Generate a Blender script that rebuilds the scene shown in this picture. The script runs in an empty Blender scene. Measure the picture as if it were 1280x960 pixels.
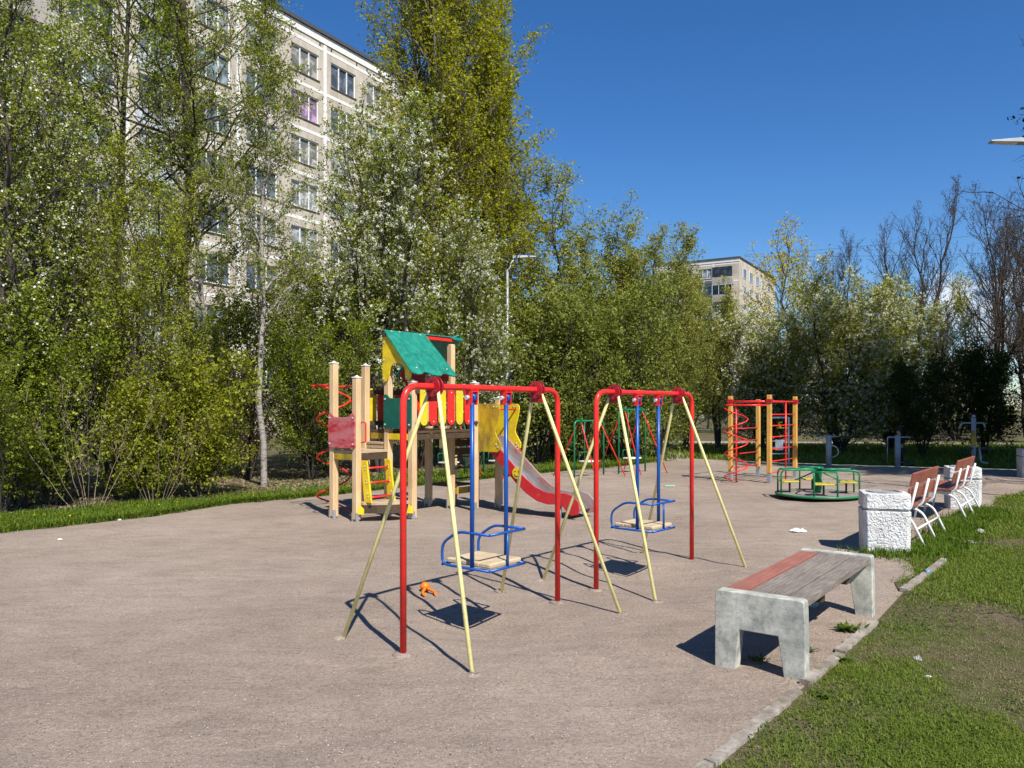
import bpy, bmesh, math, random
import numpy as np
from mathutils import Vector, Matrix
random.seed(7)
SC = bpy.context.scene
COL = SC.collection
R = math.radians
F = 980.0; EYE = 1.6; HOR = 510.0          # focal length (px of a 1280 frame), eye height, horizon row

def g(px, py):
    "ground position of a spot of the photograph (flat ground)"
    Y = EYE * F / (py - HOR)
    return ((px - 640) / F * Y, Y, 0.0)

# ------------------------------------------------------------------ materials
def newmat(name):
    m = bpy.data.materials.new(name); m.use_nodes = True
    nt = m.node_tree; nt.nodes.clear()
    return m, nt, nt.nodes.new, nt.links.new

def rgb(c): return (c[0], c[1], c[2], 1.0)

def ramp(nt, stops):
    n = nt.nodes.new('ShaderNodeValToRGB'); e = n.color_ramp.elements
    while len(e) > 1: e.remove(e[-1])
    for i, (p, c) in enumerate(stops):
        el = e[0] if i == 0 else e.new(p)
        el.position = p
        el.color = rgb(c) if hasattr(c, '__len__') else (c, c, c, 1)
    return n

def noise(nt, co, scale, detail=4, rough=.6, dist=0.0):
    n = nt.nodes.new('ShaderNodeTexNoise')
    n.inputs['Scale'].default_value = scale; n.inputs['Detail'].default_value = detail
    n.inputs['Roughness'].default_value = rough; n.inputs['Distortion'].default_value = dist
    nt.links.new(co, n.inputs['Vector'])
    return n

def mapping(nt, co, scale=(1, 1, 1), rot=(0, 0, 0)):
    n = nt.nodes.new('ShaderNodeMapping'); n.inputs['Scale'].default_value = scale; n.inputs['Rotation'].default_value = rot
    nt.links.new(co, n.inputs['Vector']); return n.outputs['Vector']

def mixc(nt, fac, a, b, mode='MIX'):
    n = nt.nodes.new('ShaderNodeMix'); n.data_type = 'RGBA'; n.blend_type = mode
    for s, v in ((0, fac), (6, a), (7, b)):
        if hasattr(v, 'is_linked'): nt.links.new(v, n.inputs[s])
        elif s == 0: n.inputs[0].default_value = v
        else: n.inputs[s].default_value = rgb(v)
    return n.outputs[2]

def paint(name, col, rough=.45, wear=None, wear_amt=.5, wear_scale=9, bump=.15, bscale=60, metal=0, var=.12, stretch=(1, 1, 1), spec=.4):
    "painted / plain surface with uneven tone, worn patches and a fine bump"
    m, nt, N, L = newmat(name)
    out = N('ShaderNodeOutputMaterial'); b = N('ShaderNodeBsdfPrincipled'); L(b.outputs[0], out.inputs[0])
    tc = N('ShaderNodeTexCoord'); co = mapping(nt, tc.outputs['Object'], stretch)
    n1 = noise(nt, co, 6, 5)
    lo = [max(0, c * (1 - var * 1.6)) for c in col]; hi = [min(1, c * (1 + var)) for c in col]
    r1 = ramp(nt, [(.3, lo), (.7, hi)]); L(n1.outputs['Fac'], r1.inputs[0]); c = r1.outputs[0]
    if wear:
        n2 = noise(nt, co, wear_scale, 8, .7); r2 = ramp(nt, [(1 - wear_amt - .08, 0.0), (1 - wear_amt + .12, 1.0)])
        L(n2.outputs['Fac'], r2.inputs[0]); c = mixc(nt, r2.outputs[0], c, wear)
    L(c, b.inputs['Base Color'])
    b.inputs['Metallic'].default_value = metal; b.inputs['Specular IOR Level'].default_value = spec
    n3 = noise(nt, co, bscale, 4)
    rr = ramp(nt, [(0, max(.03, rough - .12)), (1, min(1, rough + .15))]); L(n1.outputs['Fac'], rr.inputs[0]); L(rr.outputs[0], b.inputs['Roughness'])
    bp = N('ShaderNodeBump'); bp.inputs['Strength'].default_value = bump; bp.inputs['Distance'].default_value = .01
    L(n3.outputs['Fac'], bp.inputs['Height']); L(bp.outputs[0], b.inputs['Normal'])
    return m

def wood(name, dark, light, axis='Z', scale=14, rough=.6, bump=.3):
    m, nt, N, L = newmat(name)
    out = N('ShaderNodeOutputMaterial'); b = N('ShaderNodeBsdfPrincipled'); L(b.outputs[0], out.inputs[0])
    tc = N('ShaderNodeTexCoord')
    s = {'Z': (1, 1, .06), 'X': (.06, 1, 1), 'Y': (1, .06, 1)}[axis]
    co = mapping(nt, tc.outputs['Object'], s)
    n1 = noise(nt, co, scale * 3, 6, .65, .6); n2 = noise(nt, tc.outputs['Object'], 3, 3)
    r1 = ramp(nt, [(.3, dark), (.52, [(a + c) / 2 for a, c in zip(dark, light)]), (.72, light)]); L(n1.outputs['Fac'], r1.inputs[0])
    rg = ramp(nt, [(.3, .35), (.7, .65)]); L(n2.outputs['Fac'], rg.inputs[0]); c = mixc(nt, .5, r1.outputs[0], rg.outputs[0], 'OVERLAY')
    hs = N('ShaderNodeHueSaturation'); hs.inputs['Saturation'].default_value = 1.0; L(c, hs.inputs['Color'])
    L(hs.outputs[0], b.inputs['Base Color']); b.inputs['Roughness'].default_value = rough; b.inputs['Specular IOR Level'].default_value = .3
    bp = N('ShaderNodeBump'); bp.inputs['Strength'].default_value = bump; bp.inputs['Distance'].default_value = .008
    L(n1.outputs['Fac'], bp.inputs['Height']); L(bp.outputs[0], b.inputs['Normal'])
    return m

def leafmat(name, cols, trans=.42, rough=.55, gloss=.12):
    "foliage: every leaf its own tone out of cols, some light passing through"
    m, nt, N, L = newmat(name)
    out = N('ShaderNodeOutputMaterial'); geo = N('ShaderNodeNewGeometry')
    r = ramp(nt, [(i / max(1, len(cols) - 1), c) for i, c in enumerate(cols)]); L(geo.outputs['Random Per Island'], r.inputs[0])
    b = N('ShaderNodeBsdfPrincipled'); b.inputs['Roughness'].default_value = rough; b.inputs['Specular IOR Level'].default_value = gloss
    t = N('ShaderNodeBsdfTranslucent')
    L(r.outputs[0], b.inputs['Base Color'])
    hv = N('ShaderNodeHueSaturation'); hv.inputs['Saturation'].default_value = 1.15; hv.inputs['Value'].default_value = 1.35; hv.inputs['Hue'].default_value = .49; L(r.outputs[0], hv.inputs['Color'])
    L(hv.outputs[0], t.inputs[0])
    mx = N('ShaderNodeMixShader'); mx.inputs[0].default_value = trans
    L(b.outputs[0], mx.inputs[1]); L(t.outputs[0], mx.inputs[2]); L(mx.outputs[0], out.inputs[0])
    return m

def bark(name, dark, light, scale=18, birch=False):
    m, nt, N, L = newmat(name)
    out = N('ShaderNodeOutputMaterial'); b = N('ShaderNodeBsdfPrincipled'); L(b.outputs[0], out.inputs[0])
    tc = N('ShaderNodeTexCoord')
    co = mapping(nt, tc.outputs['Object'], (1, 1, 3.2) if birch else (1, 1, .25))
    n1 = noise(nt, co, scale * (.35 if birch else 1), 7, .7, .5)
    r1 = ramp(nt, [(.38 if birch else .3, dark), (.5 if birch else .7, light)]); L(n1.outputs['Fac'], r1.inputs[0])
    L(r1.outputs[0], b.inputs['Base Color']); b.inputs['Roughness'].default_value = .9; b.inputs['Specular IOR Level'].default_value = .1
    bp = N('ShaderNodeBump'); bp.inputs['Strength'].default_value = .6; bp.inputs['Distance'].default_value = .02
    L(n1.outputs['Fac'], bp.inputs['Height']); L(bp.outputs[0], b.inputs['Normal'])
    return m

M = {}
M['red'] = paint('red_gloss_paint', (.80, .028, .022), .3, (.26, .09, .06), .36, 32, .06)
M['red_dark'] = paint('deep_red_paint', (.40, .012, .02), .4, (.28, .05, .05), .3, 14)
M['red_worn'] = paint('worn_red_paint', (.46, .02, .03), .5, (.52, .16, .16), .56, 5, .2, stretch=(1, 1, 2.5))
M['red_slide'] = paint('scuffed_red_paint', (.52, .02, .025), .45, (.55, .22, .2), .34, 4, .15)
M['slide_worn'] = paint('worn_pinkish_slide_side', (.40, .10, .09), .5, (.40, .30, .27), .56, 5, .2)
M['deck'] = paint('worn_grey_deck', (.27, .23, .20), .8, (.18, .15, .13), .45, 6, .3)
M['yellow_seat'] = paint('faded_yellow_seat', (.50, .42, .05), .5, (.35, .3, .1), .4, 10)
M['yellow'] = paint('yellow_paint', (.78, .55, .014), .45, (.48, .36, .10), .38, 9, .15, var=.16)
M['yellow_worn'] = paint('worn_yellow_paint', (.62, .43, .012), .5, (.24, .16, .03), .55, 4, .3, stretch=(1, 1, .5))
M['yellow_pale'] = paint('pale_yellow_paint', (.86, .78, .33), .42, (.42, .34, .2), .35, 34, .08)
M['blue'] = paint('blue_paint', (.008, .075, .33), .32, (.05, .06, .10), .34, 32, .06)
M['green_roof'] = paint('teal_paint', (.010, .20, .135), .5, (.04, .25, .18), .42, 12, .25, var=.2)
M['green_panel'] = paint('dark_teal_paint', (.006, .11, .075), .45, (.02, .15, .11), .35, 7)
M['green_tube'] = paint('green_paint', (.01, .20, .075), .35, (.04, .12, .06), .3, 18, .06)
M['orange_post'] = wood('orange_stained_wood', (.50, .25, .05), (.70, .40, .10), 'Z', 10)
M['pine'] = wood('lacquered_pine', (.54, .36, .18), (.74, .54, .31), 'Z', 10, .55, .2)
M['pine_y'] = wood('worn_pine_boards', (.36, .25, .15), (.58, .44, .28), 'Y', 10)
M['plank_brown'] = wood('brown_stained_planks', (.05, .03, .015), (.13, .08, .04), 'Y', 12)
M['seat_wood'] = wood('seat_boards', (.42, .31, .18), (.66, .53, .34), 'Y', 12, .65, .3)
M['bench_grey'] = wood('weathered_grey_boards', (.12, .098, .08), (.31, .265, .22), 'Y', 26, .85, .7)
M['bench_red'] = wood('faded_red_board', (.24, .09, .062), (.35, .145, .105), 'Y', 20, .75, .4)
M['slat_red'] = wood('red_brown_slats', (.22, .06, .035), (.34, .11, .07), 'Y', 14, .55, .3)
M['white_metal'] = paint('white_painted_steel', (.78, .78, .75), .4, (.4, .33, .28), .26, 18, .06)
M['galv'] = paint('galvanised_steel', (.42, .44, .46), .42, (.3, .31, .32), .4, 10, .1, metal=.5)
M['grey_metal'] = paint('grey_painted_steel', (.34, .36, .38), .45, (.24, .24, .25), .35, 12, .08)
M['dark_metal'] = paint('dark_steel', (.05, .05, .055), .45, None)
M['chute'] = paint('scratched_steel_sheet', (.40, .38, .37), .34, (.28, .24, .22), .45, 5, .15, metal=.6, stretch=(.3, 2, 1))
M['white_cap'] = paint('white_plastic', (.75, .73, .68), .5, None)
M['bolt'] = paint('zinc_bolt', (.7, .68, .62), .35, None, metal=.4)
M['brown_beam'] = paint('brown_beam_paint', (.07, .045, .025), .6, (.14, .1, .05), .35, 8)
M['orange'] = paint('orange_plastic', (.85, .19, .008), .35, None, var=.05)
M['white_rag'] = paint('white_paper', (.78, .76, .7), .8, (.6, .55, .48), .35, 18)
M['mint'] = paint('pale_green_plastic', (.22, .62, .42), .5, None)
M['skyblue'] = paint('light_blue_plastic', (.08, .42, .68), .4, None)
M['stone'] = paint('pale_stone', (.40, .37, .33), .9, (.24, .22, .2), .45, 9, .6, 30)
M['kerb'] = paint('old_kerb_concrete', (.34, .30, .25), .95, (.17, .14, .10), .5, 7, .8, 40, var=.25)
M['tarnish'] = paint('dark_bronze_frame', (.10, .06, .035), .5, None)

def concrete(name, col, dirt):
    m, nt, N, L = newmat(name)
    out = N('ShaderNodeOutputMaterial'); b = N('ShaderNodeBsdfPrincipled'); L(b.outputs[0], out.inputs[0])
    tc = N('ShaderNodeTexCoord'); co = tc.outputs['Object']
    n1 = noise(nt, co, 5, 8, .65, .4); n2 = noise(nt, co, 22, 6, .7); n3 = noise(nt, co, 160, 3)
    r1 = ramp(nt, [(.34, dirt), (.5, [.75 * c for c in col]), (.62, col), (.8, [min(1, c * 1.12) for c in col])]); L(n1.outputs['Fac'], r1.inputs[0])
    r2 = ramp(nt, [(.36, .55), (.52, 1.0)]); L(n2.outputs['Fac'], r2.inputs[0])
    c = mixc(nt, .6, r1.outputs[0], r2.outputs[0], 'MULTIPLY')
    v = N('ShaderNodeTexVoronoi'); v.feature = 'DISTANCE_TO_EDGE'; v.inputs['Scale'].default_value = 5.5
    nd = noise(nt, co, 7, 5); vm = N('ShaderNodeVectorMath'); vm.operation = 'ADD'; L(co, vm.inputs[0])
    sc = N('ShaderNodeVectorMath'); sc.operation = 'SCALE'; sc.inputs['Scale'].default_value = .35; L(nd.outputs['Color'], sc.inputs[0]); L(sc.outputs[0], vm.inputs[1]); L(vm.outputs[0], v.inputs['Vector'])
    r3 = ramp(nt, [(0, .45), (.02, 1.0)]); L(v.outputs['Distance'], r3.inputs[0])
    c = mixc(nt, .45, c, r3.outputs[0], 'MULTIPLY')
    L(c, b.inputs['Base Color']); b.inputs['Roughness'].default_value = .9; b.inputs['Specular IOR Level'].default_value = .15
    bp = N('ShaderNodeBump'); bp.inputs['Strength'].default_value = .5; bp.inputs['Distance'].default_value = .006
    L(n2.outputs['Fac'], bp.inputs['Height']); bp2 = N('ShaderNodeBump'); bp2.inputs['Strength'].default_value = .4; bp2.inputs['Distance'].default_value = .002
    L(n3.outputs['Fac'], bp2.inputs['Height']); L(bp.outputs[0], bp2.inputs['Normal']); L(bp2.outputs[0], b.inputs['Normal'])
    return m
M['concrete'] = concrete('mossy_bench_concrete', (.56, .55, .47), (.26, .27, .24))
M['concrete_grey'] = concrete('grey_concrete', (.36, .36, .35), (.16, .15, .14))

def relief(name):
    "whitewashed concrete with the pressed wavy relief of the litter bins"
    m, nt, N, L = newmat(name)
    out = N('ShaderNodeOutputMaterial'); b = N('ShaderNodeBsdfPrincipled'); L(b.outputs[0], out.inputs[0])
    tc = N('ShaderNodeTexCoord'); co = tc.outputs['Object']
    n1 = noise(nt, co, 24, 2, .4, 1.6); n2 = noise(nt, co, 4, 6)
    r1 = ramp(nt, [(.28, (.44, .42, .39)), (.42, (.60, .59, .56)), (.6, (.70, .69, .67))]); L(n2.outputs['Fac'], r1.inputs[0])
    r3 = ramp(nt, [(.36, (.68, .67, .65)), (.47, (.96, .96, .95))]); L(n1.outputs['Fac'], r3.inputs[0])  # hollows of the relief tinted darker, their shade put into the colour
    c = mixc(nt, .12, r1.outputs[0], r3.outputs[0], 'MULTIPLY')
    L(c, b.inputs['Base Color']); b.inputs['Roughness'].default_value = .85; b.inputs['Specular IOR Level'].default_value = .2
    bp = N('ShaderNodeBump'); bp.inputs['Strength'].default_value = .55; bp.inputs['Distance'].default_value = .025
    r4 = ramp(nt, [(.34, 0.0), (.56, 1.0)]); L(n1.outputs['Fac'], r4.inputs[0])
    L(r4.outputs[0], bp.inputs['Height']); L(bp.outputs[0], b.inputs['Normal'])
    return m
M['relief'] = relief('whitewashed_relief')

# ------------------------------------------------------------------ mesh building
class MB:
    def __init__(s): s.v = []; s.f = []; s.sm = []
    def add(s, vs, fs, smooth=False):
        o = len(s.v); s.v += [tuple(x) for x in vs]
        for f in fs: s.f.append(tuple(i + o for i in f)); s.sm.append(smooth)
        return s
    def box(s, x0, x1, y0, y1, z0, z1):
        return s.add([(x0, y0, z0), (x1, y0, z0), (x1, y1, z0), (x0, y1, z0), (x0, y0, z1), (x1, y0, z1), (x1, y1, z1), (x0, y1, z1)],
                     [(0, 3, 2, 1), (4, 5, 6, 7), (0, 1, 5, 4), (1, 2, 6, 5), (2, 3, 7, 6), (3, 0, 4, 7)])
    def tube(s, pts, r, n=10, closed=False, caps=True):
        pts = [Vector(p) for p in pts]; k = len(pts)
        rs = r if hasattr(r, '__len__') else [r] * k
        ts = []
        for i in range(k):
            a = pts[(i - 1) % k] if (closed or i > 0) else pts[i]
            b = pts[(i + 1) % k] if (closed or i < k - 1) else pts[i]
            ts.append((b - a).normalized())
        up = Vector((0, 0, 1)) if abs(ts[0].z) < .9 else Vector((1, 0, 0))
        nrm = ts[0].cross(up).normalized(); vs = []
        for i in range(k):
            nrm = (nrm - ts[i] * nrm.dot(ts[i])).normalized(); bi = ts[i].cross(nrm)
            for j in range(n):
                a = 2 * math.pi * j / n
                vs.append(pts[i] + (nrm * math.cos(a) + bi * math.sin(a)) * rs[i])
        fs = []
        for i in range(k if closed else k - 1):
            i2 = (i + 1) % k
            for j in range(n): fs.append((i * n + j, i * n + (j + 1) % n, i2 * n + (j + 1) % n, i2 * n + j))
        s.add(vs, fs, True)
        if caps and not closed:
            o = len(s.v) - k * n
            s.f.append(tuple(o + j for j in reversed(range(n)))); s.sm.append(False)
            s.f.append(tuple(o + (k - 1) * n + j for j in range(n))); s.sm.append(False)
        return s
    def prism(s, outline, origin, ax, ay, t):
        "2-D outline (counter-clockwise) in the plane origin + a*ax + b*ay, extruded by t along ax x ay"
        o = Vector(origin); ax = Vector(ax); ay = Vector(ay); nz = ax.cross(ay).normalized() * t
        n = len(outline); vs = [o + ax * a + ay * b for a, b in outline]; vs += [v + nz for v in vs]
        fs = [tuple(reversed(range(n))), tuple(range(n, 2 * n))] + [(i, (i + 1) % n, (i + 1) % n + n, i + n) for i in range(n)]
        return s.add(vs, fs)
    def lathe(s, prof, c=(0, 0, 0), n=20, smooth=True):
        vs = []; k = len(prof)
        for r_, z in prof:
            for j in range(n):
                a = 2 * math.pi * j / n; vs.append((c[0] + r_ * math.cos(a), c[1] + r_ * math.sin(a), c[2] + z))
        fs = [(i * n + j, i * n + (j + 1) % n, (i + 1) * n + (j + 1) % n, (i + 1) * n + j) for i in range(k - 1) for j in range(n)]
        s.add(vs, fs, smooth); o = len(s.v) - k * n
        s.f.append(tuple(o + j for j in reversed(range(n)))); s.sm.append(False)
        s.f.append(tuple(o + (k - 1) * n + j for j in range(n))); s.sm.append(False)
        return s
    def disc(s, c, axis, r, t, n=20):
        a = Vector(axis).normalized(); c = Vector(c)
        return s.tube([c - a * t / 2, c + a * t / 2], r, n)
    def mesh(s, name, mat):
        me = bpy.data.meshes.new(name); me.from_pydata(s.v, [], s.f); me.update()
        me.polygons.foreach_set('use_smooth', s.sm); me.materials.append(M[mat] if isinstance(mat, str) else mat)
        return me
    def build(s, name, mat, parent=None, bevel=0, loc=None, rot=None):
        o = bpy.data.objects.new(name, s.mesh(name, mat)); COL.objects.link(o)
        if parent: o.parent = parent
        if loc: o.location = loc
        if rot is not None: o.rotation_euler = (0, 0, rot)
        if bevel:
            b = o.modifiers.new('bevel', 'BEVEL'); b.width = bevel; b.segments = 2; b.limit_method = 'ANGLE'; b.angle_limit = R(35)
        return o

def fillet(pts, rad, k=5):
    "round the inner corners of a polyline"
    P = [Vector(p) for p in pts]; out = [P[0]]
    for i in range(1, len(P) - 1):
        a = (P[i - 1] - P[i]); b = (P[i + 1] - P[i]); r_ = min(rad, a.length * .45, b.length * .45)
        a = P[i] + a.normalized() * r_; b = P[i] + b.normalized() * r_
        for j in range(k + 1):
            t = j / k; out.append(a * (1 - t) ** 2 + P[i] * 2 * t * (1 - t) + b * t * t)
    return out + [P[-1]]

def tag(o, label=None, cat=None, group=None, kind=None):
    if label: o['label'] = label
    if cat: o['category'] = cat
    if group: o['group'] = group
    if kind: o['kind'] = kind
    return o
def thing(name, label, cat, loc=(0, 0, 0), rz=0, group=None):
    o = bpy.data.objects.new(name, None); COL.objects.link(o); o.empty_display_size = .2
    o.location = loc; o.rotation_euler = (0, 0, rz)
    return tag(o, label, cat, group)
def copy_tree(o, parent=None):
    c = o.copy(); COL.objects.link(c)
    if parent: c.parent = parent
    for ch in list(o.children): copy_tree(ch, c)
    return c
def structure(name, mb, mat):
    return tag(mb.build(name, mat), kind='structure')

AZ = math.atan2(-.62, .785)                # the yard's own axes: x = across the swings, y = along their beams
UX, UY = math.cos(AZ), math.sin(AZ)
def uv(o, u, v): return (o[0] + UX * u - UY * v, o[1] + UY * u + UX * v, 0)

# numpy mesh for foliage, grass, gravel
def np_mesh(name, V, Fq, mat, smooth=False):
    V = np.ascontiguousarray(V, dtype=np.float32).reshape(-1, 3); Fq = np.ascontiguousarray(Fq, dtype=np.int32)
    k = Fq.shape[1]; me = bpy.data.meshes.new(name)
    me.vertices.add(len(V)); me.vertices.foreach_set('co', V.ravel())
    me.loops.add(Fq.size); me.loops.foreach_set('vertex_index', Fq.ravel())
    me.polygons.add(len(Fq)); me.polygons.foreach_set('loop_start', np.arange(0, Fq.size, k, dtype=np.int32))
    me.polygons.foreach_set('use_smooth', np.full(len(Fq), smooth))
    me.update(calc_edges=True); me.materials.append(M[mat] if isinstance(mat, str) else mat)
    return me
def link(me, name, parent=None, loc=None):
    o = bpy.data.objects.new(name, me); COL.objects.link(o)
    if parent: o.parent = parent
    if loc: o.location = loc
    return o

def bolts(parent, spots, name='bolt', mat='bolt'):
    "each bolt head a part of its own: (centre, axis, radius, thickness)"
    for c, ax, r_, t_ in spots: b = MB(); b.disc(c, ax, r_, t_, 8); b.build(name, mat, parent)

# gently uneven play surface: a hollow is worn under each seat
HOLLOWS = (((-.166, 5.79), .075), ((1.312, 7.555), .07), ((-.6, 11.0), .03), ((.2, 10.6), .05), ((5.46, 14.0), .02))
def relief_z(x, y):
    x = np.asarray(x, float); y = np.asarray(y, float); z = np.zeros_like(x); r_ = np.random.default_rng(99)
    for f, a in ((.22, .010), (.5, .007), (1.1, .0045), (2.4, .0025)):
        for _ in range(3):
            th = r_.random() * 6.28; z = z + a / 1.6 * np.sin(f * 6.28 * (x * np.cos(th) + y * np.sin(th)) + r_.random() * 6.28)
    for (cx, cy), d in HOLLOWS:
        u = (x - cx) * UX + (y - cy) * UY; v = -(x - cx) * UY + (y - cy) * UX
        z = z - d * np.exp(-(u / .62) ** 2 - (v / .36) ** 2) + d * .22 * np.exp(-((np.abs(u) - .95) / .35) ** 2 - (v / .5) ** 2)
    return z
def rz1(x, y): return float(relief_z(x, y))

def sandmat():
    m, nt, N, L = newmat('trodden_pink_grit')
    out = N('ShaderNodeOutputMaterial'); b = N('ShaderNodeBsdfPrincipled'); L(b.outputs[0], out.inputs[0])
    tc = N('ShaderNodeTexCoord'); co = tc.outputs['Object']
    n0 = noise(nt, co, .35, 5, .55); n1 = noise(nt, co, 2.3, 7, .65, .3); n2 = noise(nt, co, 45, 5, .75); n3 = noise(nt, co, 190, 3, .7)
    st = noise(nt, mapping(nt, co, (1, 3.2, 1), (0, 0, R(-12))), 2.6, 6, .65)
    r0 = ramp(nt, [(.3, (.262, .205, .160)), (.5, (.308, .244, .192)), (.7, (.352, .285, .226))]); L(n0.outputs['Fac'], r0.inputs[0])
    r1 = ramp(nt, [(.28, .80), (.48, .97), (.72, 1.07)]); L(n1.outputs['Fac'], r1.inputs[0]); c = mixc(nt, .75, r0.outputs[0], r1.outputs[0], 'MULTIPLY')
    rs = ramp(nt, [(.3, .8), (.6, 1.06)]); L(st.outputs['Fac'], rs.inputs[0]); c = mixc(nt, .7, c, rs.outputs[0], 'MULTIPLY')
    r2 = ramp(nt, [(.28, .45), (.5, .98), (.72, 1.45)]); L(n2.outputs['Fac'], r2.inputs[0]); c = mixc(nt, .62, c, r2.outputs[0], 'MULTIPLY')
    r3 = ramp(nt, [(.3, .5), (.5, 1.0), (.68, 1.6)]); L(n3.outputs['Fac'], r3.inputs[0]); c = mixc(nt, .8, c, r3.outputs[0], 'MULTIPLY')
    L(c, b.inputs['Base Color']); b.inputs['Roughness'].default_value = .95; b.inputs['Specular IOR Level'].default_value = .08
    bp = N('ShaderNodeBump'); bp.inputs['Distance'].default_value = .05; bp.inputs['Strength'].default_value = .55; L(n1.outputs['Fac'], bp.inputs['Height'])
    b2 = N('ShaderNodeBump'); b2.inputs['Distance'].default_value = .012; b2.inputs['Strength'].default_value = .8; L(n2.outputs['Fac'], b2.inputs['Height']); L(bp.outputs[0], b2.inputs['Normal'])
    b3 = N('ShaderNodeBump'); b3.inputs['Distance'].default_value = .004; b3.inputs['Strength'].default_value = .8; L(n3.outputs['Fac'], b3.inputs['Height']); L(b2.outputs[0], b3.inputs['Normal']); L(b3.outputs[0], b.inputs['Normal'])
    return m
M['sand'] = sandmat()
# ================================================================== SWING SETS
def footing(root, x, y, r_):
    "sand heaped round the foot of a pole"
    rr = random.Random(int((x + 7) * 1000 + (y + 7) * 77)); b = MB(); b.lathe([(r_ * 1.5, -.02), (r_ * 1.2, .001), (r_ * .8, .008), (r_ * .4, .011)], (x, y, 0), 12)
    b.v = [(p[0] + rr.uniform(-.012, .012), p[1] + rr.uniform(-.012, .012), p[2] + rr.uniform(-.003, .003)) for p in b.v]; b.build('footing', 'sand', root)
def swing_parts(root, W, H, spread, mats, thick=1.0, inset=.29, detail=True):
    post, leg, hub, rod = mats
    h = W / 2; n = 12 if detail else 8
    f = MB(); f.tube(fillet([(0, -h, -.05), (0, -h, H), (0, h, H), (0, h, -.05)], .13, 7), .0225 * thick, n); f.build('frame', post, root)
    for s in (-1, 1):
        yb = s * h; yh = s * (h - inset)
        if detail: footing(root, 0, yb, .05)
        hb = MB()
        hb.disc((0, yh - .018, H), (0, 1, 0), .068, .010, 22); hb.disc((0, yh + .018, H), (0, 1, 0), .068, .010, 22); hb.disc((0, yh, H), (0, 1, 0), .045, .03, 16)
        hb.prism([(-.062, -.10), (.062, -.10), (.045, .0), (-.045, .0)], (0, yh + .003, H), (1, 0, 0), (0, 0, 1), .006)
        hb.build('hub', hub, root)
        bolts(root, [((a, yh - .026, H + b_), (0, 1, 0), .009, .008) for a, b_ in ((-.032, -.03), (.034, -.034), (.0, .045))], 'hub_bolt', 'dark_metal')
        for e in (-1, 1):
            l = MB(); top = Vector((e * .045, yh + s * .008, H - .035)); bot = Vector((e * spread / 2, yb, 0)); bot += (bot - top) * .05
            r0 = .0145 * thick
            l.tube([bot, top + (bot - top) * .06, top], [r0, r0, r0 * .75], n); l.build('leg', leg, root)
            if detail: footing(root, bot.x, bot.y, .035)

def make_swing():
    root = thing('swing_set', None, 'swing')
    W, H = 1.75, 1.745
    swing_parts(root, W, H, 1.19, ('red', 'yellow_pale', 'red_dark', 'blue'))
    sw = MB(); zs = .445
    for t in (-.195, .195):
        sw.tube([(0, t, H - .075), (0, t, zs)], .0165, 12)
        sw.disc((0, t, H - .07), (0, 1, 0), .034, .036, 16)
    hang = sw.build('swing', 'blue', root)
    for t in (-.195, .195):
        br = MB()
        for d in (-.03, .03): br.prism([(-.028, -.11), (.028, -.11), (.034, 0), (-.034, 0)], (0, t + d, H - .012), (1, 0, 0), (0, 0, 1), .006)
        br.box(-.03, .03, t - .029, t + .023, H - .03, H - .022); bk = br.build('bracket', 'red', root)
        bo = MB(); bo.disc((0, t, H - .07), (0, 1, 0), .011, .10, 8); bo.disc((0, t - .055, H - .07), (0, 1, 0), .017, .02, 8); bo.build('bracket_bolt', 'bolt', bk)
    fr = MB()
    for t in (-.205, .205):      # arm loops at both sides of the seat
        fr.tube(fillet([(.17, t, .70), (-.13, t, .70), (-.285, t, .60), (-.285, t, zs), (.17, t, zs)], .06, 5), .0105, 8)
    fr.tube([(.17, -.205, .70), (.17, .205, .70)], .0105, 8); fr.tube([(.17, -.205, zs), (.17, .205, zs)], .0105, 8)
    fr.tube([(.17, .0, .70), (.17, .0, zs)], .0105, 8); fr.tube([(-.285, -.205, zs), (-.285, .205, zs)], .0105, 8)
    fr.build('guard_rail', 'blue', hang)
    for i, x in enumerate((-.215, -.108, -.001, .106)):
        b = MB(); b.box(x - .052, x + .052, -.18, .18, zs + .012, zs + .046); b.build('seat_board', 'seat_wood', hang, .008)
    return root
sw1 = make_swing(); sw1.location = (-.166, 5.79, 0); sw1.rotation_euler.z = AZ
tag(sw1, 'near red swing frame with blue toddler seat, in front of the play tower', group='red toddler swings')
sw2 = copy_tree(sw1); sw2.location = (1.312, 7.555, 0); sw2.rotation_euler.z = math.atan2(-.654, .757)
tag(sw2, 'red swing frame with blue toddler seat standing farther back, between slide and concrete bench', group='red toddler swings')

def far_swing(p1, p2, H, label):
    a = Vector(p1); b = Vector(p2); W = (b - a).length; mid = (a + b) / 2; d = (b - a).normalized()
    root = thing('green_swing_set', label, 'swing', (mid.x, mid.y, 0), math.atan2(-d.x, d.y), 'green swings by the far hedge')
    swing_parts(root, W, H, 1.3, ('green_tube', 'red', 'green_tube', 'green_tube'), .95, .2, False)
    s = MB()
    for t in (-.17, .17): s.tube([(0, t, H - .02), (0, t, .36)], .010, 8)
    hang = s.build('swing', 'green_tube', root)
    st = MB(); st.box(-.14, .14, -.2, .2, .34, .37); st.build('seat_board', 'white_cap', hang, .006)
    gr = MB(); gr.tube(fillet([(-.14, -.2, .37), (-.14, -.2, .56), (-.14, .2, .56), (-.14, .2, .37)], .05), .009, 6); gr.build('guard_rail', 'green_tube', hang)
    return root
far_swing((1.43, 18.0, 0), (2.19, 18.75, 0), 1.30, 'low green swing frame with red legs, seen between the two red swings')
far_swing((2.60, 19.1, 0), (3.38, 19.9, 0), 1.56, 'taller green swing frame with red legs, behind the blue seat of the farther red swing')
far_swing((-1.80, 17.6, 0), (-1.1, 18.3, 0), 1.22, 'green swing with red legs seen beneath the play tower')
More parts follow.
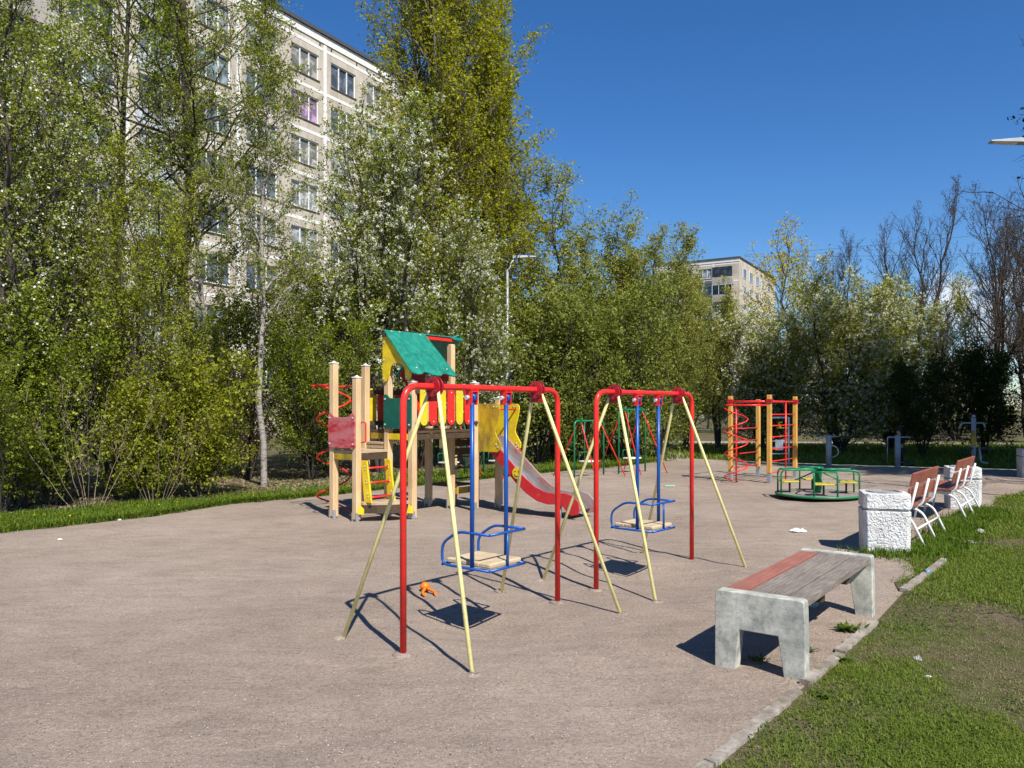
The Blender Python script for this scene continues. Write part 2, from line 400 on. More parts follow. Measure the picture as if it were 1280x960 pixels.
far_swing((-.66, 18.2, 0), (.02, 18.9, 0), 1.22, 'green swing with red legs seen beneath the yellow slide guards')

# ================================================================== PLAY TOWER
T0 = (-2.186, 11.04, 0)
tw = thing('play_tower', 'wooden play tower with teal roof, picket bridge, red spiral climber and slide', 'play structure', T0, AZ)
posts = [(-.5, 0, 2.24), (0, 0, 2.02), (-.5, .6, 2.23), (0, .6, 2.55), (.5, .6, 1.97), (-.5, 1.95, 2.12), (0, 1.95, 2.62), (.5, 1.95, 1.98), (0, 2.55, 1.26), (.5, 2.55, 1.75), (-.5, 2.55, .9)]
for u, v, h in posts:
    p = MB(); p.box(u - .048, u + .048, v - .048, v + .048, .03, h); po = p.build('post', 'pine', tw, .010)
    if h < 2.3 and h > 1.3:
        c = MB(); c.box(u - .054, u + .054, v - .054, v + .054, h, h + .018); c.add([(u - .03, v - .03, h + .018), (u + .03, v - .03, h + .018), (u + .03, v + .03, h + .018), (u - .03, v + .03, h + .018), (u, v, h + .05)], [(0, 1, 4), (1, 2, 4), (2, 3, 4), (3, 0, 4)]); c.build('post_cap', 'white_cap', po, .006)
    f_ = MB(); f_.box(u - .052, u - .03, v - .052, v + .0, -.05, .13); f_.box(u + .03, u + .052, v - .052, v + .0, -.05, .13); f_.build('post_shoe', 'galv', po)
def plat(u0, u1, v0, v1, z, m='pine_y', along='v', t=.035, name='platform'):
    b = MB(); n = max(2, round(((u1 - u0) if along == 'v' else (v1 - v0)) / .11)); 
    for i in range(n):
        if along == 'v':
            w = (u1 - u0) / n; b.box(u0 + i * w + .003, u0 + (i + 1) * w - .003, v0, v1, z - t, z)
        else:
            w = (v1 - v0) / n; b.box(u0, u1, v0 + i * w + .003, v0 + (i + 1) * w - .003, z - t, z)
    return b.build(name, m, tw, .004)
def beam(x0, x1, y0, y1, z0, z1, m, name='skirt_beam'):
    b = MB(); b.box(x0, x1, y0, y1, z0, z1); return b.build(name, m, tw, .004)
plat(-.55, .045, -.045, .545, .995)
beam(-.445, -.055, -.04, -.01, .86, .955, 'yellow_worn'); beam(.005, .035, .055, .545, .86, .955, 'brown_beam')
beam(-.445, -.055, .61, .64, .86, .955, 'brown_beam')
plat(-.44, -.055, .56, .64, 1.10, 'pine_y', 'u', name='step_board'); beam(-.445, -.055, .572, .598, 1.0, 1.06, 'pine_y', 'step_riser')
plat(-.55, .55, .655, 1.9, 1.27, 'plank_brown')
beam(-.445, -.055, .645, .67, 1.14, 1.23, 'yellow_worn'); beam(.055, .445, .555, .58, 1.14, 1.23, 'yellow')
beam(.505, .535, .655, 1.895, 1.14, 1.23, 'brown_beam'); beam(-.535, -.505, .655, 1.895, 1.14, 1.23, 'brown_beam')
plat(-.05, .55, 2.0, 2.5, 1.14, 'plank_brown'); beam(.055, .445, 2.5, 2.53, 1.0, 1.1, 'brown_beam')
beam(-.02, .01, 2.0, 2.5, .98, 1.08, 'brown_beam', 'riser'); beam(-.02, .01, 2.0, 2.5, .84, .95, 'plank_brown', 'riser')
plat(-.55, -.05, 2.0, 2.5, .36, 'plank_brown', name='low_step'); beam(-.02, .01, 1.99, 2.5, .21, .31, 'yellow_worn')
# low curved step between three posts
b = MB(); ol = [(.0, .05), (.10, .03), (.25, .12), (.42, .32), (.50, .52), (.50, .56), (.04, .56)]
b.prism(ol, (0, 0, .235), (1, 0, 0), (0, 1, 0), .045); b.build('low_step', 'pine_y', tw, .006)
b = MB(); pts = [(.06, .03), (.13, .055), (.27, .14), (.43, .33), (.49, .50)]
for a, c in zip(pts, pts[1:]): 
    d = Vector((c[0] - a[0], c[1] - a[1], 0)); nrm = Vector((d.y, -d.x, 0)).normalized() * .02
    b.add([(a[0], a[1], .12), (c[0], c[1], .12), (c[0] - nrm.x, c[1] - nrm.y, .12), (a[0] - nrm.x, a[1] - nrm.y, .12), (a[0], a[1], .232), (c[0], c[1], .232), (c[0] - nrm.x, c[1] - nrm.y, .232), (a[0] - nrm.x, a[1] - nrm.y, .232)], [(0, 3, 2, 1), (4, 5, 6, 7), (0, 1, 5, 4), (1, 2, 6, 5), (2, 3, 7, 6), (3, 0, 4, 7)])
b.build('step_apron', 'brown_beam', tw)
for u, v in ((.075, .015), (.525, .53)):
    b = MB(); b.prism([(-.045, 0), (.045, 0), (.045, .07), (-.02, .13)], (u, v, .11), (.8, .6, 0), (0, 0, 1), .03); b.build('step_bracket', 'yellow', tw)
# ladder down from the first platform
for s, v in ((0, .075), (1, .515)):
    b = MB(); b.prism([(.05, .86), (.02, .86), (.10, .27), (.24, .27), (.11, .86)][0:1] + [(.02, .86), (.10, .27), (.26, .27), (.13, .86)], (0, v, 0), (1, 0, 0), (0, 0, 1), .03) if False else b.prism([(.10, .27), (.25, .27), (.15, .86), (.03, .86)], (0, v, 0), (1, 0, 0), (0, 0, 1), .028)
    lb = b.build('ladder_side', 'yellow', tw, .006)
    bolts(lb, [((.20 - (z - .27) * .17, v - .03, z), (0, 1, 0), .010, .01) for z in (.36, .40, .55, .59, .74, .78)])
for z in (.34, .545, .75):
    b = MB(); x = .17 - (z - .27) * .14; b.tube([(x, .05, z), (x, .52, z)], .014, 8); b.build('rung', 'red', tw)
for z in (.45, .62, .80):
    b = MB(); b.tube([(-.06, 2.05, z), (-.06, 2.45, z)], .014, 8); b.build('rung', 'dark_metal', tw)
b = MB(); b.prism([(-.16, .36), (-.03, .36), (-.03, .62), (-.10, .62)], (0, 2.06, 0), (1, 0, 0), (0, 0, 1), .028); b.build('ladder_side', 'yellow', tw, .005)
# horned panels
def panel(u0, u1, v, z0, z1, mat, name):
    w = u1 - u0; b = MB()
    top = [(w, z1 - z0), (w - .07, z1 - z0)] ; mid = [(w * .78, z1 - z0 - .055), (w * .6, z1 - z0 - .062), (w * .4, z1 - z0 - .062), (w * .22, z1 - z0 - .055)]
    ol = [(.03, 0), (w - .03, 0), (w, .03), (w, z1 - z0 - .03), (w - .025, z1 - z0), (w - .07, z1 - z0 - .005)] + mid + [(.07, z1 - z0 - .005), (.025, z1 - z0), (0, z1 - z0 - .03), (0, .03)]
    b.prism(ol, (u0, v, z0), (1, 0, 0), (0, 0, 1), .02); o = b.build(name, mat, tw, .004)
    bolts(o, [((x, v - .024, z), (0, 1, 0), .014, .012) for x in (u0 + .035, u1 - .035) for z in (z0 + .06, z1 - .07)]); return o
panel(-.54, .035, -.052, 1.03, 1.53, 'red_worn', 'guard_panel')['label'] = 'red guard panel worn to pink'
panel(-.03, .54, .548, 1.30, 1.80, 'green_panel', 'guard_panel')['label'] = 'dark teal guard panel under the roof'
# pickets on both sides of the bridge
def pickets(u, v0, v1, n, face, first):
    for z in (1.37, 1.84):
        b = MB(); b.box(u - .02, u + .02, v0 - .05, v1 + .05, z - .035, z + .035); b.build('picket_rail', 'brown_beam', tw, .005)
    bolts(tw, [((u + face * .05, vv, z), (1, 0, 0), .03, .05) for vv in (v0 - .07, v1 + .07) for z in (1.37, 1.84)], 'rail_clamp', 'brown_beam')
    bw = (v1 - v0) / n
    for i in range(n):
        c = v0 + (i + .5) * bw; w = bw * .40; ol = []
        for j in range(9): a = math.pi + math.pi * j / 8; ol.append((c + w * math.cos(a), 1.345 + w + w * math.sin(a)))
        for j in range(9): a = math.pi * j / 8; ol.append((c + w * math.cos(a), 1.90 - w + w * math.sin(a)))
        b = MB(); b.prism(ol, (u + face * .022 - (.02 if face < 0 else 0), 0, 0), (0, 1, 0), (0, 0, 1), .02)
        pk = b.build('picket', 'yellow' if (i + first) % 2 == 0 else 'red', tw, .003)
        bolts(pk, [((u + face * .045, c, z), (1, 0, 0), .011, .008) for z in (1.40, 1.83)])
pickets(.5, .70, 1.85, 6, 1, 0)
pickets(-.5, .66, 1.85, 6, -1, 0)
# roof
def slope(u0, z0, u1, z1, outline, t=.022):
    "outline in (fraction down the slope, v)"
    d = Vector((u1 - u0, 0, z1 - z0)); b = MB()
    b.prism(outline, (u0, 0, z0), d, (0, 1, 0), t); return b
wavy = [(0, .50), (.90, .47), (.965, .50), (.99, .58), (.98, .66), (.935, .74), (.935, .78), (.985, .86), (1.0, .95), (1.0, 1.04), (.955, 1.12), (.95, 1.17), (.985, 1.26), (1.0, 1.33), (.985, 1.38), (.93, 1.40), (0, 1.33)]
rf = slope(.0, 2.73, .63, 2.06, wavy).build('roof_panel', 'green_roof', tw, .004)
bolts(rf, [((.63 * a + .02, v, 2.73 - .67 * a + .022), (.73, 0, .68), .014, .012) for a, v in ((.04, .62), (.04, .78), (.06, 1.2), (.86, .62), (.86, 1.25))])
slope(-.62, 2.10, .0, 2.735, [(0, 1.33), (1.0, 1.33), (1.0, 2.02), (1.06, 2.10), (1.0, 2.2), (.9, 2.22), (.1, 2.22), (0, 2.15)]).build('roof_panel', 'green_roof', tw, .004)
b = MB(); b.prism([(0, 1.93), (.09, 1.93), (.135, 2.0), (.14, 2.08), (.10, 2.16), (0, 2.2)], (.0, 0, 2.72), Vector((.92, 0, -.38)), (0, 1, 0), .02); b.build('roof_tip', 'green_roof', tw, .004)
b = MB(); b.prism([(0, .5), (.05, .5), (.05, 1.33), (0, 1.33)], (-.05, 0, 2.70), Vector((1, 0, .55)), (0, 1, 0), .02); b.build('ridge_strip', 'green_panel', tw)
beam(-.02, .03, 1.36, 1.99, 2.66, 2.705, 'red', 'ridge_beam'); beam(-.03, .02, .5, 1.34, 2.64, 2.69, 'brown_beam', 'ridge_beam')
def arc(cx, cz, r, a0, a1, n=10): return [(cx + r * math.cos(R(a0 + (a1 - a0) * i / n)), cz + r * math.sin(R(a0 + (a1 - a0) * i / n))) for i in range(n + 1)]
gable = [(-.05, 2.02), (-.03, 1.985), (.03, 1.985), (.06, 2.02)] + arc(.255, 2.09, .165, 180, 0, 14) + [(.425, 2.03), (.445, 2.0), (.49, 1.995), (.525, 2.02), (.54, 2.08), (.535, 2.15), (-.01, 2.715), (-.05, 2.715)]
b = MB(); b.prism(gable, (0, .548, 0), (1, 0, 0), (0, 0, 1), .02); gb = b.build('gable', 'yellow', tw, .003)
bolts(gb, [((x, .522, z), (0, 1, 0), .012, .01) for x, z in ((-.02, 2.03), (-.02, 2.3), (-.02, 2.56), (.47, 2.04), (.5, 2.08))])
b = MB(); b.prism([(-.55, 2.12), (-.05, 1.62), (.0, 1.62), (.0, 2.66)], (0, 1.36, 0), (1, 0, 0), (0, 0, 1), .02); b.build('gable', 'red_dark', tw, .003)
b = MB(); b.prism([(.36, 2.0), (.52, 2.0), (.52, 2.12), (.44, 2.2), (.36, 2.2)], (0, 1.34, 0), (1, 0, 0), (0, 0, 1), .02); b.build('gable', 'red_dark', tw, .003)
b = MB(); b.prism([(-.04, 1.9), (.045, 1.9), (.045, 2.6), (-.04, 2.6)], (0, 2.0, 0), (1, 0, 0), (0, 0, 1), .018); b.build('gable', 'yellow', tw, .003)
# spiral climber beside the first platform
def helix(c, r, z0, z1, turns, a0, n=26): return [(c[0] + r * math.cos(a0 + 2 * math.pi * turns * i / (n * turns)), c[1] + r * math.sin(a0 + 2 * math.pi * turns * i / (n * turns)), z0 + (z1 - z0) * i / (n * turns)) for i in range(int(n * turns) + 1)]
b = MB(); hx = helix((-.88, .3), .245, -.03, 1.93, 3.4, .6); b.tube(hx, .0135, 8); b.build('spiral_climber', 'red', tw)
b = MB(); b.tube([(-.5, .02, 1.93), (-.95, .02, 1.93)], .015, 8); b.tube([(-.5, .58, 1.93), (-.95, .58, 1.93)], .015, 8); b.tube(fillet([(-.95, .02, 1.93), (-1.12, .05, 1.93), (-1.12, .55, 1.93), (-.95, .58, 1.93)], .1), .015, 8); b.build('climber_bar', 'red', tw)
b = MB(); b.tube([(-.5, .0, 1.7), (-.72, .12, 1.7)], .012, 8); b.tube([(-.5, .6, 1.7), (-.72, .45, 1.7)], .012, 8); b.build('climber_bar', 'red', tw)
b = MB(); b.tube(fillet([(.052, .04, 1.40), (.12, .06, 1.40), (.12, .06, 1.12), (.052, .04, 1.12)], .05), .012, 8); b.build('grab_handle', 'red', tw)
# slide guards
hour = [(0, .0), (.40, .0), (.46, .05), (.465, .13), (.42, .20), (.375, .27), (.36, .31), (.37, .38), (.41, .52), (.44, .66), (.435, .71), (.40, .745), (0, .745)]
for v, m in ((2.0, 'yellow_worn'), (2.5, 'yellow')):
    b = MB(); b.prism([(x * 1.08, z) for x, z in hour], (.50, v, .92), (1, 0, 0), (0, 0, 1), .02); o = b.build('slide_guard', m, tw, .004)
    bolts(o, [((.5 + x, v - .024, .92 + z), (0, 1, 0), .013, .01) for x, z in ((.36, .70), (.42, .70), (.41, .12), (.45, .08))])
b = MB(); b.tube([(.90, 2.0, 1.58), (.90, 2.48, 1.58)], .014, 8); b.build('grab_bar', 'red', tw)
# slide
prof = [(.50, 1.10), (.66, 1.08), (.78, 1.00), (1.0, .82), (1.25, .60), (1.45, .435), (1.62, .33), (1.80, .275), (2.0, .255), (2.15, .24), (2.26, .19), (2.32, .13)]
b = MB()
for v0, v1 in ((2.05, 2.45),):
    vs = []; 
    for x, z in prof: vs += [(x, v0, z), (x, v1, z), (x, v1, z - .012), (x, v0, z - .012)]
    k = len(prof); fs = [(0, 1, 2, 3), (4 * k - 1, 4 * k - 2, 4 * k - 3, 4 * k - 4)]
    for i in range(k - 1):
        for j in range(4): fs.append((4 * i + j, 4 * i + 4 + j, 4 * i + 4 + (j + 1) % 4, 4 * i + (j + 1) % 4))
    b.add(vs, fs, True)
sl = b.build('slide', 'chute', tw)
upper = [(.52, 1.16), (.66, 1.17), (.78, 1.10), (1.0, .92), (1.25, .70), (1.45, .535), (1.62, .425), (1.80, .365), (1.98, .35), (2.14, .37), (2.28, .34), (2.38, .26), (2.40, .15), (2.38, .08)]
lower = [(2.26, .05), (2.18, .10), (2.12, .17), (2.02, .20), (1.85, .185), (1.65, .22), (1.45, .32), (1.25, .47), (1.0, .70), (.78, .89), (.62, .98), (.52, .99)]
for v, m in ((2.03, 'red_slide'), (2.45, 'slide_worn')):
    b = MB(); b.prism(list(reversed(upper)) + list(reversed(lower)), (0, v + .02, 0), (1, 0, 0), (0, 0, 1), .022); b.build('slide_side', m, sl, .006)
b = MB(); b.disc((1.30, 2.005, .62), (0, 1, 0), .088, .012, 24); fc = b.build('face_disc', 'yellow', sl)
b = MB()
for x in (-.03, .03): b.disc((1.30 + x, 1.998, .645), (0, 1, 0), .011, .006, 10)
b.tube([(1.30 + .05 * math.cos(R(a)), 1.998, .615 + .045 * math.sin(R(a))) for a in range(200, 345, 16)], .006, 6); b.build('face_mark', 'dark_metal', sl)
for v in (2.065, 2.435): b = MB(); b.tube([(2.05, v, .2), (2.05, v, -.05)], .02, 8); b.build('slide_leg', 'galv', sl)

# ================================================================== CLIMBING FRAME
C0 = (4.78, 17.15, 0)
cf = thing('climbing_frame', 'orange post climbing frame with red spiral, bars and net, behind the carousel', 'climbing frame', C0, AZ)
cw, cd = .86, 1.62
for u, v, h in ((0, 0, 1.86), (cw, 0, 1.88), (0, cd, 1.80), (cw, cd, 1.86)):
    b = MB(); b.box(u - .045, u + .045, v - .045, v + .045, .22, h); p = b.build('post', 'orange_post', cf, .01)
    b = MB(); b.box(u - .04, u + .04, v - .04, v + .04, -.05, .216); b.build('post_shoe', 'galv', p, .005)
b = MB()
for (a0, a1, b0, b1) in ((0, 0, cw, 0), (0, cd, cw, cd), (0, 0, 0, cd), (cw, 0, cw, cd)):
    b.tube([(a0, a1, 1.74), (b0, b1, 1.74)], .021, 8)
b.tube(fillet([(0, 0, 1.66), (-.05, -.22, 1.66), (.45, -.26, 1.66), (cw, 0, 1.66)], .12), .017, 8)
b.build('top_bar', 'red', cf)
for u, v in ((0, 0), (cw, 0), (0, cd), (cw, cd)): b = MB(); b.box(u - .06, u + .06, v - .06, v + .06, 1.70, 1.79); b.build('corner_clamp', 'red_dark', cf, .006)
b = MB(); b.tube([(.22, -.22, 1.66), (.22, -.22, -.05)], .019, 8); b.build('spiral_pole', 'red', cf)
b = MB(); b.tube(helix((.22, -.22), .24, .02, 1.6, 3.2, 2.2), .013, 8); b.build('spiral_climber', 'red', cf)
for z in (.28, .58, .86, 1.14):
    b = MB(); b.tube([(0, 0, z), (0, cd, z)], .012, 8); b.build('rung', 'red', cf)
for z in (.22, .46, .72, .98, 1.22, 1.46):
    b = MB(); b.tube([(cw, .06, z), (cw, cd - .06, z)], .012, 8); b.build('rung', 'red', cf)
b = MB(); b.tube([(cw, cd * .62, 1.74), (cw, cd * .62, -.05)], .018, 8); b.build('net_pole', 'red', cf)

# ================================================================== CAROUSEL
ca = thing('merry_go_round', 'green merry-go-round with round deck and yellow seats beside the climbing frame', 'merry-go-round', (5.46, 14.0, 0), R(-10))
b = MB(); b.lathe([(.05, .085), (.70, .085), (.715, .075), (.715, .05), (.70, .045), (.05, .045)], n=40, smooth=False); dk = b.build('deck', 'deck', ca)
b = MB(); b.tube([(.712 * math.cos(R(a)), .712 * math.sin(R(a)), .07) for a in range(0, 360, 8)], .02, 8, True); b.build('deck_rim', 'green_tube', dk)
b = MB(); b.lathe([(.055, -.05), (.055, .52), (.07, .525), (.07, .54), (.02, .55)], n=16); b.build('central_post', 'green_tube', ca)
for q in range(4):
    a = R(90 * q); ca_, sa = math.cos(a), math.sin(a); P = lambda r_, t, z: (r_ * ca_ - t * sa, r_ * sa + t * ca_, z)
    b = MB()
    for t in (-.19, .19): b.tube(fillet([P(.05, t * .2, .50), P(.45, t, .50), P(.655, t, .50), P(.655, t, .085)], .09), .0155, 8)
    b.tube([P(.61, -.19, .50), P(.61, .19, .50)], .014, 8)
    b.tube([P(.06, 0, .46), P(.46, 0, .27)], .012, 8)
    b.build('rail', 'green_tube', ca)
    b = MB(); b.prism([(x, y) for x, y in ((.34, -.14), (.60, -.19), (.64, -.17), (.64, .17), (.60, .19), (.34, .14))], (0, 0, .275), P(1, 0, 0), P(0, 1, 0), .028); b.build('seat', 'yellow_seat', ca, .008)
    b = MB(); b.tube([P(.48, 0, .275), P(.48, 0, .085)], .018, 8); b.build('seat_stem', 'dark_metal', ca)

# ================================================================== SPORTS EQUIPMENT
wl = thing('sports_ladder', 'white steel sports ladder with panel, seen through the climbing frame', 'ladder', (7.62, 22.3, 0), R(10))
b = MB()
for x in (-.27, .27): b.tube([(x, 0, -.05), (x, 0, 1.33)], .026, 8)
b.tube([(-.27, 0, 1.33), (.27, 0, 1.33)], .024, 8); b.build('frame', 'white_metal', wl)
for z in (.3, .48, .66): 
    b = MB(); b.tube([(-.27, 0, z), (.27, 0, z)], .017, 8); b.build('rung', 'white_metal', wl)
b = MB(); b.box(-.16, .08, -.04, -.02, .40, .70); b.build('panel', 'white_metal', wl, .006)
b = MB(); b.box(-.1, .18, -.17, .0, 1.02, 1.06); b.tube([(-.02, -.05, 1.06), (-.05, -.03, 1.18), (.05, -.03, 1.2)], .03, 8); b.build('seat', 'yellow', wl, .006)

def trainer(label, px, kind):
    x, y, _ = g(*px)
    t = thing('exercise_machine', label, 'exercise machine', (x, y, 0), R(-4), 'grey exercise machines in the shade')
    H = .85 if kind < 2 else 1.34
    b = MB(); b.tube([(0, 0, -.05), (0, 0, H)], .075 if kind < 2 else .06, 14); b.build('post', 'grey_metal', t)
    if kind == 0:
        b = MB(); b.tube(fillet([(-.28, -.06, H - .12), (-.28, -.02, H - .04), (0, 0, H - .04), (.30, .02, H - .04)], .06), .02, 8); b.build('handlebar', 'galv', t)
        b = MB(); b.tube(fillet([(.02, .0, H - .25), (.24, -.02, H - .35), (.26, -.02, .32), (.02, 0, .2)], .1), .018, 8); b.build('side_loop', 'galv', t)
    elif kind == 1:
        b = MB(); b.tube(fillet([(-.27, 0, H - .3), (-.27, 0, H - .05), (.27, 0, H - .05), (.27, -.12, H - .05)], .05), .02, 8); b.build('handlebar', 'galv', t)
        b = MB(); b.tube([(-.27, 0, H - .1), (-.27, .0, .1)], .012, 8); b.build('side_loop', 'galv', t)
        b = MB(); b.tube([(.35, .15, .0), (.35, .15, .10)], .13, 16); b.build('footplate', 'dark_metal', t)
    else:
        b = MB(); b.tube(fillet([(-.40, -.02, H - .30), (-.30, 0, H - .14), (.26, 0, H - .14), (.28, -.02, H - .26)], .06), .022, 8); b.build('handlebar', 'galv', t)
        b = MB(); b.tube([(0, 0, H), (0, 0, H + .08)], .045, 10); b.build('post_cap', 'galv', t)
        b = MB(); b.box(-.22, .38, -.05, .05, .50, .55); b.build('arm', 'dark_metal', t, .006)
        b = MB(); b.box(-.11, .0, -.12, -.06, .62, 1.0); b.build('back_pad', 'yellow_worn', t, .015)
        b = MB(); b.tube(fillet([(.12, -.05, .55), (.16, -.05, .16), (.34, -.05, .12)], .05), .03, 8); b.build('foot_rest', 'galv', t)
    return t
trainer('grey post machine with curved handlebar, left of the other exercise machines', (1036, 582.5), 0)
trainer('grey post machine with handlebar where a dark-clad child stands', (1122, 583), 1)
trainer('tallest grey machine with drooping T handles and yellowish pad', (1217, 585), 2)

# ================================================================== BENCHES, BINS
cb = thing('concrete_bench', 'low bench of three wooden boards between two mossy concrete supports', 'bench', (1.50, 4.745, 0), R(-36.5))
BL = 1.84
slab = [(-.285, -.06), (-.16, -.06), (-.128, .235), (.108, .235), (.15, -.06), (.268, -.06), (.266, .30), (.26, .455), (.245, .465), (-.265, .465), (-.28, .455), (-.284, .30)]
for y in (0, BL - .09):
    b = MB(); b.prism(slab, (0, y + .09, 0), (1, 0, 0), (0, 0, 1), .09); b.build('support', 'concrete', cb, .005)
for i, (x0, x1, m) in enumerate(((-.268, -.137, 'bench_red'), (-.122, -.012, 'bench_grey'), (.003, .113, 'bench_grey'), (.128, .240, 'bench_grey'))):
    b = MB(); b.box(x0, x1, .094, BL - .094, .40, .452 - .004 * (i % 2)); o = b.build('board', m, cb, .004)
    if i == 0: o['label'] = 'board painted faded red'
for y in (.60, 1.25): b = MB(); b.box(-.20, .20, y, y + .08, .33, .396); b.build('cross_bar', 'plank_brown', cb)

def backed_bench(o, label):
    t = thing('backed_bench', label, 'bench', (o[0], o[1], 0), AZ, 'red slatted benches along the lawn')
    L_ = 1.45
    # local x: towards the lawn (back side), y along the bench
    fr = [0.08, L_ / 2, L_ - .08]
    for y in fr:
        b = MB(); b.tube(fillet([(.10, y, .75), (.02, y, .40), (-.42, y, .42), (-.50, y, -.05)], .09, 6), .0145, 8)
        b.tube(fillet([(-.30, y, .405), (.02, y, .36), (.21, y, -.05)], .10, 6), .0145, 8); b.build('frame', 'white_metal', t)
    b = MB(); b.tube([(.10, fr[0], .22), (.10, fr[2], .22)], .012, 8); b.build('stretcher', 'white_metal', t)
    for x0, z0, x1, z1 in ((.065, .50, .026, .585), ) : pass
    for k in range(2):
        s0, s1 = .13 + k * .178, .13 + k * .178 + .15
        p0 = Vector((-.004 + .02 + .08 * (s0 / .35) - .03, 0, .40 + s0)); d = Vector((.08 / .35, 0, 1)).normalized()
        b = MB(); b.prism([(0, 0), (L_, 0), (L_, .15), (0, .15)], p0, (0, 1, 0), d, -.028); b.build('back_slat', 'slat_red', t, .006)
    for k in range(3):
        b = MB(); x = -.40 + k * .135; b.box(x, x + .125, 0, L_, .427, .457); b.build('seat_slat', 'slat_red', t, .006)
    return t
backed_bench((4.50, 8.95), 'red slatted bench with white frame just behind the near white litter bin')
backed_bench((6.20, 11.05), 'red slatted bench with white frame beside the middle white litter bin')

def bin_(o, rz, label):
    t = thing('litter_bin', label, 'litter bin', (o[0], o[1], 0), rz, 'white relief concrete bins')
    def block(z0, z1, w0, w1, nm):
        c = .042; b = MB(); vs = []
        for z, w in ((z0, w0), (z1, w1)):
            for sx, sy in ((-1, -1), (1, -1), (1, 1), (-1, 1)):
                pts = [(sx * w, sy * (w - c)), (sx * (w - c), sy * w)]
                if sx * sy > 0: pts = pts
                else: pts = pts[::-1]
                vs += [(p[0], p[1], z) for p in pts]
        b.add(vs, [tuple(reversed(range(8))), tuple(range(8, 16))] + [(i, (i + 1) % 8, (i + 1) % 8 + 8, i + 8) for i in range(8)])
        return b.build(nm, 'relief', t, .008)
    block(-.04, .465, .235, .245, 'body'); block(.47, .485, .225, .225, 'groove'); block(.49, .655, .245, .24, 'lid')
    b = MB(); b.lathe([(.19, .656), (.19, .668), (.165, .668), (.165, .657)], n=8, smooth=False); b.build('rim', 'concrete_grey', t)
    return t
bin_((4.19, 8.83), R(-17), 'white relief-patterned concrete bin nearest the camera, in front of the benches')
bin_((7.25, 12.62), R(-22), 'white relief-patterned concrete bin behind the second red bench')
bin_((12.05, 18.2), R(-17), 'white relief-patterned concrete bin farthest away, at the right edge by the shaded hedge')

# ================================================================== LAMPS
def lamp(o, H, arm_az, L_, label, rp=.05):
    t = thing('street_lamp', label, 'street lamp', (o[0], o[1], 0), arm_az, 'grey street lamps')
    b = MB(); b.tube([(0, 0, -.1), (0, 0, 1.2), (0, 0, H)], [rp * 1.25, rp * 1.15, rp * .75], 12); b.build('pole', 'galv', t)
    b = MB(); b.tube([(0, 0, H - .12), (.08, 0, H + .02), (L_ * .5, 0, H + .14), (L_, 0, H + .27)], .024, 8); b.build('arm', 'galv', t)
    b = MB(); z = H + .27; x = L_ - .08
    b.add([(x, -.05, z - .02), (x, .05, z - .02), (x, .05, z + .06), (x, -.05, z + .06), (x + .2, -.10, z + .0), (x + .2, .10, z + .0), (x + .2, .09, z + .08), (x + .2, -.09, z + .08), (x + .66, -.09, z + .05), (x + .66, .09, z + .05), (x + .66, .07, z + .075), (x + .66, -.07, z + .075)],
          [(0, 1, 2, 3)] + [(i + a, i + b_, i + b_ + 4, i + a + 4) for i in (0, 4) for a, b_ in ((1, 0), (2, 1), (3, 2), (0, 3))] + [(11, 10, 9, 8)])
    hd = b.build('lamp_head', 'grey_metal', t, .01)
    b = MB(); b.tube([(x + .12, 0, z + .09), (x + .12, 0, z + .13)], .035, 8); b.build('sensor', 'dark_metal', hd)
    b = MB(); b.add([(x + .24, -.06, z - .002), (x + .24, .06, z - .002), (x + .6, .06, z + .037), (x + .6, -.06, z + .037), (x + .24, -.06, z + .02), (x + .24, .06, z + .02), (x + .6, .06, z + .05), (x + .6, -.06, z + .05)], [(0, 3, 2, 1), (4, 5, 6, 7), (0, 1, 5, 4), (1, 2, 6, 5), (2, 3, 7, 6), (3, 0, 4, 7)]); b.build('lens', 'white_cap', hd)
    return t
lamp((-.13, 21.8), 5.5, R(10), .22, 'slim grey street lamp rising behind the slide among the trees')
lamp((9.62, 13.2), 5.85, R(168), .85, 'street lamp whose grey head reaches in at the right edge against the sky')
# ================================================================== TREES
def unit(a): return a / np.maximum(1e-9, np.linalg.norm(a, axis=-1, keepdims=True))
def frames(D):
    ref = np.where(np.abs(D[:, 2:3]) < .9, np.array([[0, 0, 1.0]]), np.array([[1.0, 0, 0]]))
    a = unit(np.cross(D, ref)); return a, np.cross(D, a)
def shoots(rng, P0, D, L, K, curve, wob):
    "n bending shoots as polylines (n, K, 3)"
    s = np.linspace(0, 1, K)[None, :, None]
    P = P0[:, None] + D[:, None] * s * L[:, None, None]
    P[..., 2] += (curve * L)[:, None] * s[..., 0] ** 2
    w = rng.normal(0, 1, (len(P0), K, 3)).cumsum(1); w -= w[:, :1]
    return P + w * (wob * L / K)[:, None, None]
def tubes(P, R0, R1, m):
    n, K, _ = P.shape; D = unit(P[:, -1] - P[:, 0]); a, b = frames(D)
    rr = R0[:, None] + (R1 - R0)[:, None] * np.linspace(0, 1, K)[None]
    ang = 2 * np.pi * np.arange(m) / m
    ring = a[:, None, None] * np.cos(ang)[None, None, :, None] + b[:, None, None] * np.sin(ang)[None, None, :, None]
    V = (P[:, :, None] + ring * rr[:, :, None, None]).reshape(-1, 3)
    base = (np.arange(n) * K * m)[:, None, None] + (np.arange(K - 1) * m)[None, :, None]
    j = np.arange(m)[None, None]; j2 = (j + 1) % m
    Fq = np.stack([base + j, base + j2, base + m + j2, base + m + j], -1).reshape(-1, 4)
    return V, Fq
